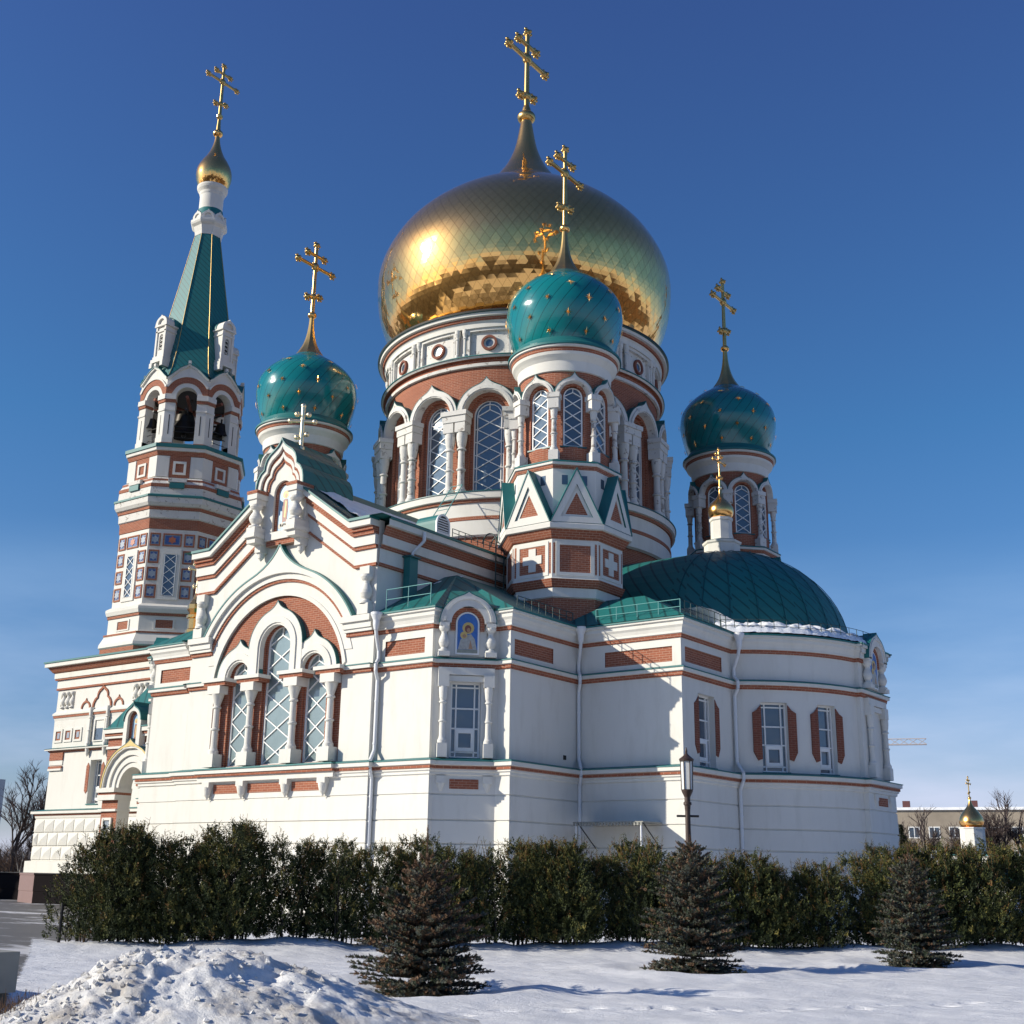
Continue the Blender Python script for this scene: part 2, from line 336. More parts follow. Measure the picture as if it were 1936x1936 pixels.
def keel(c, r, zs, tip, n=9, a=70):
    R = [(r * cos(rad(a) * i / n), r * sin(rad(a) * i / n)) for i in range(n + 1)]
    p0 = R[-1]; p2 = (0, r + tip); k = .27 * r; p1 = (p0[0] - k * sin(rad(a)), p0[1] + k * cos(rad(a)))
    for i in range(1, 7):
        u = i / 6; R.append(((1 - u) ** 2 * p0[0] + 2 * u * (1 - u) * p1[0] + u * u * p2[0], (1 - u) ** 2 * p0[1] + 2 * u * (1 - u) * p1[1] + u * u * p2[1]))
    L = [(-x, y) for x, y in R[:-1]][::-1]
    return [(c + x, zs + y) for x, y in R + L]
def hood(mb, fr, c, zs, ri, ro, tip, leg, d0, d1, mat, teal=None, n=12, cuts=None, tt=.022):
    out = keel(c, ro, zs, tip); inn = [(c - ri * cos(pi * i / n), zs + ri * sin(pi * i / n)) for i in range(n + 1)]
    poly = [(c + ri, zs - leg), (c + ro, zs - leg)] * (leg > 0) + out + [(c - ro, zs - leg), (c - ri, zs - leg)] * (leg > 0) + inn
    mb.prism(fr, poly, d0, d1, mat, cuts=cuts)
    if teal:
        o2 = keel(c, ro + tt, zs, tip + tt)
        mb.prism(fr, o2 + out[::-1], d0, d1 + .012, teal, cuts=cuts)
def column(mb, x, y, z0, z1, r, mat='white', cap='white', base='white', n=10, capf=None, sq=1.75):
    h = z1 - z0
    mb.lathe(x, y, [(r * 1.5, z0, base), (r * 1.5, z0 + .05 * h, base), (r * 1.15, z0 + .08 * h, base), (r, z0 + .12 * h, mat), (r * .95, z0 + .36 * h, mat), (r * 1.3, z0 + .375 * h, mat), (r * 1.3, z0 + .395 * h, mat),
                    (r * .95, z0 + .41 * h, mat), (r * .9, z0 + .7 * h, mat), (r * 1.3, z0 + .71 * h, mat), (r * 1.3, z0 + .73 * h, mat), (r * .95, z0 + .75 * h, cap), (r * 1.2, z0 + .8 * h, cap), (r * sq, z0 + .92 * h, cap), (r * sq, z1, cap)], n, True)
def baluster(mb, x, y, z0, z1, r, mat='white', n=12):
    h = z1 - z0; P = [(1., 0), (1., .08), (.62, .1), (.55, .16), (.8, .24), (1.0, .36), (.98, .46), (.72, .6), (.5, .7), (.52, .78), (.8, .84), (.95, .9), (1., .92), (1., 1.)]
    mb.lathe(x, y, [(r * a, z0 + h * b_, mat) for a, b_ in P], n, True)
def bars(mb, fr, a, b_, wdt, d0, d1, mat):
    a = Vector(a); b_ = Vector(b_); t = (b_ - a); 
    if t.length < 1e-5: return
    t.normalize(); nn = Vector((-t.y, t.x)) * wdt / 2
    mb.prism(fr, [tuple(a - nn), tuple(b_ - nn), tuple(b_ + nn), tuple(a + nn)], d0, d1, mat)
def lattice(name, fr, c, hw, z0, z1, parent, d=-.15, glass='glass', ndia=5, bw=.05, brd=.0, arched=True):
    mb = MB(); zs = z1 - hw if arched else z1
    L = arch(c, hw, z0, zs) if arched else rect(c - hw, c + hw, z0, z1)
    mb.prism(fr, L, d, d, glass)
    hi = [(c + (x - c) * (1 - bw * 1.3 / hw), z0 + (z - z0) * (1 - bw * .9 / (z1 - z0)) + bw * .4) for x, z in L]
    mb.prism(fr, L, d, d + .06, 'frame_white', holes=[hi])
    iw = hw - brd
    if brd:
        for sgn in (-1, 1): bars(mb, fr, (c + sgn * iw, z0), (c + sgn * iw, zs), bw * .8, d, d + .05, 'frame_white')
        if arched:
            for i in range(8): bars(mb, fr, (c + iw * cos(pi * i / 8), zs + iw * sin(pi * i / 8)), (c + iw * cos(pi * (i + 1) / 8), zs + iw * sin(pi * (i + 1) / 8)), bw * .8, d, d + .05, 'frame_white')
    hh = (zs - z0) / ndia
    for i in range(ndia):
        a = z0 + i * hh
        bars(mb, fr, (c - iw, a), (c + iw, a + hh), bw * .8, d, d + .045, 'frame_white'); bars(mb, fr, (c + iw, a), (c - iw, a + hh), bw * .8, d, d + .052, 'frame_white')
        if brd:
            for sgn in (-1, 1): bars(mb, fr, (c + sgn * iw, a), (c + sgn * hw, a), bw * .7, d, d + .05, 'frame_white')
    if arched:
        t = zs + iw * .55
        bars(mb, fr, (c - iw, zs), (c, t), bw * .8, d, d + .045, 'frame_white'); bars(mb, fr, (c + iw, zs), (c, t), bw * .8, d, d + .052, 'frame_white'); bars(mb, fr, (c, t), (c, z1), bw * .8, d, d + .05, 'frame_white')
    o = mb.build(name, parent, origin=fr(c, z0, d)); return o
def gridwin(name, fr, c, hw, z0, z1, parent, d=-.25, glass='glass'):
    mb = MB(); L = rect(c - hw, c + hw, z0, z1); bw = .05; h = z1 - z0
    mb.prism(fr, L, d, d, glass); mb.prism(fr, L, d, d + .07, 'frame_white', holes=[rect(c - hw + .06, c + hw - .06, z0 + .06, z1 - .06)])
    for sgn in (-1, 1): bars(mb, fr, (c + sgn * hw * .62, z0), (c + sgn * hw * .62, z1), bw, d, d + .06, 'frame_white')
    for k in (.08, .39, .655, .935): bars(mb, fr, (c - hw, z0 + h * k), (c + hw, z0 + h * k), bw, d, d + .055, 'frame_white')
    mb.prism(fr, rect(c - hw * .62, c + hw * .62, z0 + h * .09, z0 + h * .38), d, d + .09, 'frame_white', holes=[rect(c - hw * .42, c + hw * .42, z0 + h * .14, z0 + h * .33)])
    mb.prism(fr, rect(c - hw - .03, c + hw + .03, z0 - .06, z0 - .003), d, .06, 'teal')
    return mb.build(name, parent, origin=fr(c, z0, d))
def cross(name, x, y, z0, H, parent, mat='gold', n_buds=True, az=0.):
    """three-barred cross with clustered balls on the ends, arms running north-south"""
    mb = MB(); r = .024 * H
    def P(a, b_): return (x + a * sin(az), y + a * cos(az), z0 + b_)
    mb.tube(P(0, 0), P(0, .95 * H), r * 1.15, mat, r * .9, n=8)
    def bar(zc, hl, tlt=0.):
        a = (-hl, zc - tlt * hl); b_ = (hl, zc + tlt * hl); mb.tube(P(*a), P(*b_), r * .95, mat, n=8)
        for e, sg in ((a, -1), (b_, 1)): bud(e[0], e[1], sg, 0)
    def bud(a, b_, da, db):
        q = P(a, b_); mb.ball(q, r * 1.55, mat, 8, 6)
        for k in range(7):
            A = 2 * pi * k / 7; mb.ball((q[0] + .35 * r * cos(A * 2), q[1] + r * 1.9 * cos(A), q[2] + r * 1.9 * sin(A)), r * .62, mat, 6, 4)
        for sx in (-1, 1): mb.ball((q[0] + sx * r * 1.5, q[1], q[2]), r * .7, mat, 6, 4)
    bar(.655 * H, .30 * H); bar(.81 * H, .145 * H); bar(.235 * H, .105 * H, .3); bud(0, .955 * H, 0, 1)
    mb.ball(P(0, .655 * H), r * 2.4, mat, 10, 6, (.8, 1, 1)); mb.ball(P(0, .235 * H), r * 2.0, mat, 8, 6)
    for i in range(4):
        A = pi / 4 + i * pi / 2; q = P(.055 * H * cos(A), .655 * H + .055 * H * sin(A)); mb.tube(P(0, .655 * H), q, r * .4, mat, n=5); mb.ball(q, r * .6, mat, 6, 4)
    return mb.build(name, parent, origin=(x, y, z0))
def smoothprof(pts, n=5):
    out = []
    for i in range(len(pts) - 1):
        p0 = pts[max(i - 1, 0)]; p1 = pts[i]; p2 = pts[i + 1]; p3 = pts[min(i + 2, len(pts) - 1)]
        for k in range(n):
            u = k / n
            f = lambda a: .5 * (2 * p1[a] + (p2[a] - p0[a]) * u + (2 * p0[a] - 5 * p1[a] + 4 * p2[a] - p3[a]) * u * u + (3 * p1[a] - p0[a] - 3 * p2[a] + p3[a]) * u ** 3)
            out.append((max(f(0), .01), f(1)))
    return out + [pts[-1]]
def figure_icon(name, fr, c, hw, z0, z1, parent, d, bgm='icon_blue', full=False):
    """generic painted saint: halo, head, robe, each a thin raised layer on the panel"""
    mb = MB(); zs = z1 - hw; mb.prism(fr, arch(c, hw, z0, zs), d - .05, d, 'frame_white'); k = .86
    mb.prism(fr, arch(c, hw * k, z0 + hw * .14, zs), d, d + .006, bgm)
    def disc(x, z, r, m, dd, sx=1.): mb.prism(fr, [(x + r * sx * cos(2 * pi * i / 16), z + r * sin(2 * pi * i / 16)) for i in range(16)], d, d + dd, m)
    H = z1 - z0
    if not full:
        mb.prism(fr, rect(c - hw * k, c + hw * k, z0 + hw * .14, z0 + hw * .42), d, d + .011, 'icon_grey')
        disc(c + hw * .05, z0 + H * .62, hw * .50, 'icon_gold', .012); disc(c + hw * .03, z0 + H * .60, hw * .33, 'icon_robe', .016, .85)
        disc(c + hw * .08, z0 + H * .57, hw * .19, 'icon_skin', .020, .8); disc(c - hw * .32, z0 + H * .45, hw * .30, 'icon_gold', .018); disc(c - hw * .28, z0 + H * .43, hw * .15, 'icon_skin', .022)
        mb.prism(fr, [(c - hw * .78, z0 + hw * .44), (c + hw * .8, z0 + hw * .44), (c + hw * .62, z0 + H * .36), (c + hw * .3, z0 + H * .48), (c - hw * .2, z0 + H * .44), (c - hw * .6, z0 + H * .34)], d, d + .014, 'icon_blue' if bgm != 'icon_blue' else 'icon_cloth')
        mb.prism(fr, [(c - hw * .55, z0 + hw * .44), (c + hw * .1, z0 + hw * .44), (c - hw * .05, z0 + H * .38), (c - hw * .35, z0 + H * .36)], d, d + .018, 'icon_cloth')
        mb.prism(fr, [(c + hw * .1, z0 + hw * .5), (c + hw * .45, z0 + hw * .46), (c + hw * .25, z0 + H * .34)], d, d + .020, 'icon_skin')
    else:
        disc(c, z0 + H * .78, hw * .42, 'icon_gold', .012); disc(c, z0 + H * .76, hw * .2, 'icon_skin', .018, .85)
        mb.prism(fr, [(c - hw * .3, z0 + H * .2), (c + hw * .3, z0 + H * .2), (c + hw * .42, z0 + H * .5), (c + hw * .3, z0 + H * .68), (c - hw * .3, z0 + H * .68), (c - hw * .38, z0 + H * .5)], d, d + .014, 'icon_robe')
        mb.prism(fr, [(c - hw * .1, z0 + H * .3), (c + hw * .12, z0 + H * .28), (c + hw * .2, z0 + H * .62), (c, z0 + H * .66)], d, d + .018, 'icon_gold')
        for i in range(5): disc(c + hw * (-.6 + .3 * i), z0 + H * (.12 + .03 * (i % 2)), hw * .26, 'icon_cloth', .010)
    return mb.build(name, parent, origin=fr(c, z0, d))

# ================================================================== CATHEDRAL
ground_z = GZ
CATH = empty("cathedral", (0, 0, GZ), "white and red brick cathedral with a huge gold dome and teal starred domes", "cathedral")
W, B, T = 'white', 'brick', 'teal'

# ---------- main walls (core, corner blocks, apse) -----------------
def arcpts(a0, a1, n): return [(11.15 + 6.4 * sin(rad(a0 + (a1 - a0) * i / n)), -6.4 * cos(rad(a0 + (a1 - a0) * i / n))) for i in range(n + 1)]
yb = 1.36; xb = 11.15 + sqrt(6.4 ** 2 - yb ** 2)
south = [(-9.73, -9.67), (-9.73, -14.03), (-9.20, -14.03), (-7.58, -15.62), (-7.58, -15.74), (-5, -15.74), (-5, -15.98), (5, -15.98), (5, -15.74), (7.58, -15.74), (7.58, -15.62), (9.20, -14.03), (9.73, -14.03), (9.73, -9.67), (14.14, -9.67), (14.14, -5.66)]
arc = arcpts(27.85, 77.73, 14)[1:-1] + [(xb, -yb), (17.58, -yb)]
half = south + arc
path = half + [(x, -y) for x, y in half[::-1]]
NP = len(path)
fac = south.index((-5, -15.98)); facN = NP - 2 - fac
SK = [fac, facN]                                            # the gabled facades are built separately above the plinth
arc_i = [i for i in range(NP) if len(south) - 1 <= i < len(half) - 2 or NP - len(half) + 1 <= i < NP - len(south)]
plinth = [(.16, -2.3, W), (.16, .10, W), (.11, .11, W), (.11, .15, W), (.16, .16, W), (.16, .97, W), (.11, .98, W), (.11, 1.02, W), (.16, 1.03, W), (.16, 1.75, W), (.11, 1.76, W), (.11, 1.80, W), (.16, 1.81, W), (.15, 2.60, W), (.11, 2.61, W), (.11, 2.65, W), (.15, 2.66, W),
          (.14, 3.26, W), (.2, 3.3, W), (.2, 3.38, W), (.26, 3.42, W), (.26, 3.47, B), (.30, 3.49, B), (.30, 3.59, W), (.37, 3.61, W), (.37, 3.74, T), (.40, 3.745, T), (.40, 3.775, T), (0, 3.86, None)]
mb = MB(); mb.sweep(path, plinth, True)
mid = [(0, 6.98, B), (.07, 7.0, B), (.10, 7.13, W), (.17, 7.15, W), (.17, 7.26, T), (.2, 7.265, T), (.2, 7.295, T), (0, 7.36, None)]
mb.sweep(path, mid, True, SK)
top = [(0, 8.36, B), (.05, 8.37, B), (.08, 8.5, W), (.12, 8.52, W), (.12, 8.60, W), (.16, 8.72, W), (.22, 8.80, W), (.22, 8.93, W), (.30, 8.96, W), (.30, 9.03, T), (.34, 9.035, T), (.34, 9.09, T), (-.3, 9.16, None)]
NI = [i for i in range(NP) if i in (south.index((7.58, -15.62)), south.index((-9.20, -14.03))) or (NP - 2 - i) in (south.index((7.58, -15.62)), south.index((-9.20, -14.03))) or (abs(path[i][0] - 17.58) < .01 and abs(path[(i + 1) % NP][0] - 17.58) < .01)]
mb.sweep(path, top, True, SK + NI)
# wall zones with openings.  key = edge index -> (holes zone 1, holes zone 2)
def edge(i): return path[i], path[(i + 1) % NP]
HZ = {}
BP = (7.52, 8.08)
e_ = {n: south.index(p) for n, p in (('A', (5, -15.74)), ('CH', (7.58, -15.62)), ('D', (9.73, -14.03)), ('I', (9.73, -9.67)), ('G', (14.14, -9.67)))}
HZ[e_['A']] = ([], [(.36, 2.22, 'b')]); HZ[e_['CH']] = ([(.62, 1.69, 'w')], [])
HZ[e_['D']] = ([], [(.24, 2.68, 'b')]); HZ[e_['I']] = ([], [(1.2, 4.05, 'b')]); HZ[e_['G']] = ([(1.22, 2.5, 'w')], [(.3, 3.2, 'b')])
HZ[south.index((-7.58, -15.74))] = ([], [(.36, 2.22, 'b')]); HZ[south.index((-9.20, -14.03))] = ([(.62, 1.69, 'w')], [])
WALL = None; WIN = []
for i in range(NP):
    if i in SK or i in arc_i: continue
    src = i if i in HZ else None; mirrored = False
    if src is None and (NP - 2 - i) in HZ: src = NP - 2 - i; mirrored = True
    p, q = edge(i); f, L = frp(p, q); hz = HZ.get(src, ([], []))
    def mr(h): return (L - h[1], L - h[0], h[2]) if mirrored else h
    h1 = [mr(h) for h in hz[0]]; h2 = [mr(h) for h in hz[1]]
    holes = [rect(a, b_, 3.88, 6.5) for a, b_, k in h1]
    mb.prism(f, rect(0, L, 3.86, 6.98), 0, 0, W, holes=holes)
    for a, b_, k in h1:
        mb.prism(f, [(a, 3.88), (a, 6.5), (b_, 6.5), (b_, 3.88)], 0, -.34, W, front=False)
        WIN.append((f, (a + b_) / 2, (b_ - a) / 2 - .01))
    mb.prism(f, rect(0, L, 7.36, 8.36), 0, 0, W, holes=[rect(a, b_, *BP) for a, b_, k in h2])
    for a, b_, k in h2:
        mb.prism(f, [(a, BP[0]), (a, BP[1]), (b_, BP[1]), (b_, BP[0])], 0, -.05, B, front=False); mb.prism(f, rect(a, b_, *BP), -.05, -.05, B)
# curved apse zones
APW = []
for sg in (1, -1):
    c0 = 90 - sg * (90 - 27.85); c1 = 90 - sg * (90 - 77.73); A0, A1 = sorted((c0, c1)); F = Cyl(11.15, 0, rad(A0), 6.4); L = rad(A1 - A0) * 6.4; cuts = [L * k / 14 for k in range(1, 14)]
    ws = [(42.0 if sg > 0 else 138., .52), (62.1 if sg > 0 else 117.9, .43)]
    hs_ = [(rad(a - A0) * 6.4, hw) for a, hw in ws]
    mb.prism(F, rect(0, L, 3.86, 6.98), 0, 0, W, holes=[rect(c - h, c + h, 3.88, 6.5) for c, h in hs_], cuts=cuts)
    for c, h in hs_:
        mb.prism(F, [(c - h, 3.88), (c - h, 6.5), (c + h, 6.5), (c + h, 3.88)], 0, -.34, W, front=False)
        A = A0 + math.degrees(c / 6.4); WIN.append((Fr(11.15, 0, rad(A), 6.4), 0, h - .01)); APW.append((Fr(11.15, 0, rad(A), 6.4), 0, h))
    mb.prism(F, rect(0, L, 7.36, 8.36), 0, 0, W, cuts=cuts)
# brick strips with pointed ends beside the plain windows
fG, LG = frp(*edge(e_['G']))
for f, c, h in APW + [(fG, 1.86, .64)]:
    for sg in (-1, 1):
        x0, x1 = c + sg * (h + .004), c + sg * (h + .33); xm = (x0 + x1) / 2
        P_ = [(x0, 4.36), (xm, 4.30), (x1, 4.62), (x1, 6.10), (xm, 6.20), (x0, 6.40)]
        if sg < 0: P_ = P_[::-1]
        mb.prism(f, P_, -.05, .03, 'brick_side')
# upper arms of the cross plan (above the aisles)
for sy in (1,):
    mb.sweep([(5, 9), (5, -9)], [(0, 12.9, None)])
walls = mb.build('walls', CATH)
for k, (f, c, h) in enumerate(WIN): gridwin('window', f, c, h, 3.88, 6.5, CATH, -.3)
# ---------- surrounds and icon niches of the slanting faces and of the apse end
def niche_bay(fr, c, parent, icon_low=False, hw_=1.14):
    mb = MB()
    for sg in (-1, 1):
        x, y, _ = fr(c + sg * .80, 0, .14); mb.box(c + sg * .80 - .17, c + sg * .80 + .17, 0, .30, 3.87, 4.35, W, fr)
        column(mb, x, y, 4.35, 6.3, .11, n=10, sq=1.4); mb.box(c + sg * .80 - .19, c + sg * .80 + .19, 0, .26, 6.3, 6.72, W, fr)
        mb.box(c + sg * .80 - .16, c + sg * .80 + .16, 0, .22, 3.0, 3.25, W, fr); x2, y2, _ = fr(c + sg * .80, 0, .1); mb.lathe(x2, y2, [(.01, 2.68, W), (.08, 2.75, W), (.14, 2.95, W), (.15, 3.02, W)], 8)
    mb.box(c - .99, c + .99, 0, .2, 6.723, 6.978, W, fr); mb.box(c - .62, c + .62, .0, .135, 6.5, 6.70, W, fr)
    bp = MB(); bp.prism(fr, rect(c - .5, c + .5, 2.82, 3.14), .1, .165, B); bp.build('brick_panel', parent, origin=fr(c, 2.8, .1))
    s = mb.build('window_surround', parent, origin=fr(c, 3.9, 0))
    mb = MB()
    for sg in (-1, 1):
        x, y, _ = fr(c + sg * .83, 0, .16); mb.box(c + sg * .83 - .2, c + sg * .83 + .2, 0, .36, 7.36, 7.52, W, fr); baluster(mb, x, y, 7.52, 8.42, .19); mb.box(c + sg * .83 - .17, c + sg * .83 + .17, 0, .34, 8.42, 8.6, W, fr)
    mb.prism(fr, rect(c - hw_, c + hw_, 8.36, 9.1), -.1, .01, W)
    for sg in (-1, 1):
        a, b_ = sorted((c + sg * .94, c + sg * (hw_ + .1)))
        for z0, z1, dd, m in ((8.36, 8.50, .08, B), (8.503, 8.72, .15, W), (8.723, 8.92, .22, W), (8.923, 9.03, .29, W), (9.033, 9.09, .33, T)): mb.box(a, b_, 0, dd, z0, z1, m, fr)
    hood(mb, fr, c, 8.55, .60, 1.0, .12, 0, -.2, .34, W, 'teal', tt=.03); hood(mb, fr, c, 8.55, .44, .60, .0, .25, -.1, .16, B); hood(mb, fr, c, 8.6, .80, .88, .0, 0, .3, .38, W)
    mb.prism(fr, arch(c, .7, 7.4, 8.6), -.3, .06, W)
    # barrel roof behind the arch
    mb.prism(fr, keel(c, 1.0, 8.55, .12) + [(c - 1.0, 8.4), (c + 1.0, 8.4)], -1.7, -.2, 'teal_roof')
    mb.build('niche_arch', s); figure_icon('icon', fr, c, .42, 7.45, 8.98, s, .13)
    if icon_low: figure_icon('icon', fr, c, .46, 3.95, 6.45, s, -.12, 'icon_sky', True)
fC, LC = frp(*edge(e_['CH'])); niche_bay(fC, LC / 2, CATH)
fC2, LC2 = frp(*edge(south.index((-9.20, -14.03)))); niche_bay(fC2, LC2 / 2, CATH)
niche_bay(Fr(17.58, 0, rad(90)), 0, CATH, True, 1.34)
# ---------- side door under a scalloped canopy
fI, LI = frp(*edge(e_['I']))
mb = MB(); mb.prism(fI, rect(2.0, 3.2, -1.75, 1.0), .14, .22, 'door_grey'); mb.prism(fI, rect(1.85, 3.35, -1.75, 1.2), .14, .2, W, holes=[rect(2.0, 3.2, -1.74, 1.0)])
door = mb.build('side_door', CATH, origin=fI(2.6, -1.75, .2))
mb = MB(); mb.box(.75, 3.6, .17, 1.5, 1.82, 1.86, 'stone_grey', fI)
for k in range(22): mb.box(.76 + k * .13, .76 + k * .13 + .075, 1.48, 1.52, 1.72, 1.82, 'stone_grey', fI)
for s_ in (.85, 3.5): mb.tube(fI(s_, 1.8, 1.45), fI(s_, -1.7, 1.45), .035, 'pipe'); mb.tube(fI(s_, 1.0, .17), fI(s_, 1.8, 1.3), .02, 'iron')
mb.build('canopy', door)
mb = MB(); fD, LD = frp(*edge(e_['D'])); mb.prism(fD, rect(3.35, 3.53, 4.1, 4.26), 0, .02, 'dark'); mb.build('vent', CATH, origin=fD(3.4, 4.1, 0))
# ---------- roofs of the low parts
def roofm(name, polys, mat='teal_roof', parent=CATH):
    mb = MB()
    for p in polys: mb.add(p, [tuple(range(len(p)))], mat)
    return mb.build(name, parent, origin=polys[0][0])
def low_roof(sx, sy):
    m = lambda p: (p[0] * sx, p[1] * sy, p[2])
    z = 9.10; a = (5, -16.06, z); b_ = (7.90, -16.06, z); c = (7.90, -15.66, z); d = (9.45, -14.34, z); e = (10.04, -14.34, z); g_ = (10.04, -8.0, z)
    P_ = (5.7, -12.15, 11.25); Wl = (5, -12.15, 11.25); Q = (5.7, -7, 11.25); Q2 = (5, -7, 11.25)
    ps = [[a, b_, P_, Wl], [b_, c, P_], [c, d, P_], [d, e, P_], [e, g_, Q, P_], [Wl, P_, Q, Q2]]
    return roofm('roof', [[m(p) for p in f] for f in ps])
RO = [low_roof(1, -1 * -1), low_roof(-1, 1), low_roof(1, -1), low_roof(-1, -1)]
for sy in (1, -1):
    z = 9.12; ap = (11.7, -8.0 * sy, 10.5)
    I_ = (9.9, -9.98 * sy, z); E_ = (14.46, -9.98 * sy, z); G_ = (14.46, -5.3 * sy, z)
    roofm('roof', [[I_, E_, ap], [E_, G_, (11.9, -5, 10.4) if sy > 0 else (11.9, 5, 10.4), ap], [I_, ap, (8.5, -8.0 * sy, 10.5), (8.5, -9.9 * sy, z)], [ap, (11.9, -5 * sy, 10.4), (8, -5 * sy, 10.4), (8.5, -8 * sy, 10.5)]])
mb = MB(); mb.lathe(11.15, 0, [(6.72, 9.12, 'teal_roof'), (5.2, 9.42, 'teal_roof')], 48, True, a0=rad(20), a1=rad(160)); mb.build('roof', CATH, origin=(11.15, 0, 9.1))
# conch of the apse with its barrel towards the drum
mb = MB(); pr = [(5.32 * cos(rad(a)), 9.30 + 4.62 * sin(rad(a)), 'teal_dark' if a == 0 else 'teal_roof') for a in range(0, 90, 5)] + [(.02, 13.92, 'teal_roof')]
mb.lathe(11.15, 0, [(p[0], p[1], 'teal_roof') for p in pr], 48, True)
q = [(5.32 * cos(rad(a)), 9.30 + 4.62 * sin(rad(a))) for a in range(0, 181, 6)]
mb.prism(Fr(0, 0, rad(90)), q, 5.5, 11.15, 'teal_roof')
for f in range(len(mb.f)): mb.sm[f] = True
apd = mb.build('apse_dome', CATH, origin=(11.15, 0, 9.3))
mb = MB()
for k in range(15):                                          # standing seams of the conch
    A = rad(4 + 12.4 * k); pv = None
    for a in range(0, 86, 6):
        r = 5.34 * cos(rad(a)); p = (11.15 + r * sin(A), -r * cos(A), 9.31 + 4.64 * sin(rad(a)))
        if pv: mb.tube(pv, p, .018, 'teal_dark', n=4, cap=False)
        pv = p
mb.build('seams', apd)
# cupola on the conch
def cupola(x, y, z, parent):
    mb = MB(); mb.lathe(x, y, [(.80, z - .5, W), (.80, z + .50, W), (.86, z + .55, W), (.88, z + .64, T), (.6, z + .74, W), (.48, z + .76, W), (.48, z + 1.62, W), (.53, z + 1.66, W), (.53, z + 1.78, W), (.35, z + 1.8, W)], 8, False, rad(22.5))
    o = mb.build('cupola', parent, origin=(x, y, z)); mb = MB(); zz = z + 1.78
    mb.lathe(x, y, [(a, zz + b_, 'gold') for a, b_ in smoothprof([(.44, 0), (.54, .14), (.58, .34), (.53, .56), (.36, .78), (.18, .98), (.09, 1.15), (.05, 1.4)])], 20, True)
    mb.ball((x, y, zz + 1.48), .10, 'gold_sunlit'); mb.build('cupola_dome', o); cross('cross', x, y, zz + 1.5, 1.9, o, 'gold'); return o
cupola(11.15, 0, 13.85, CATH)

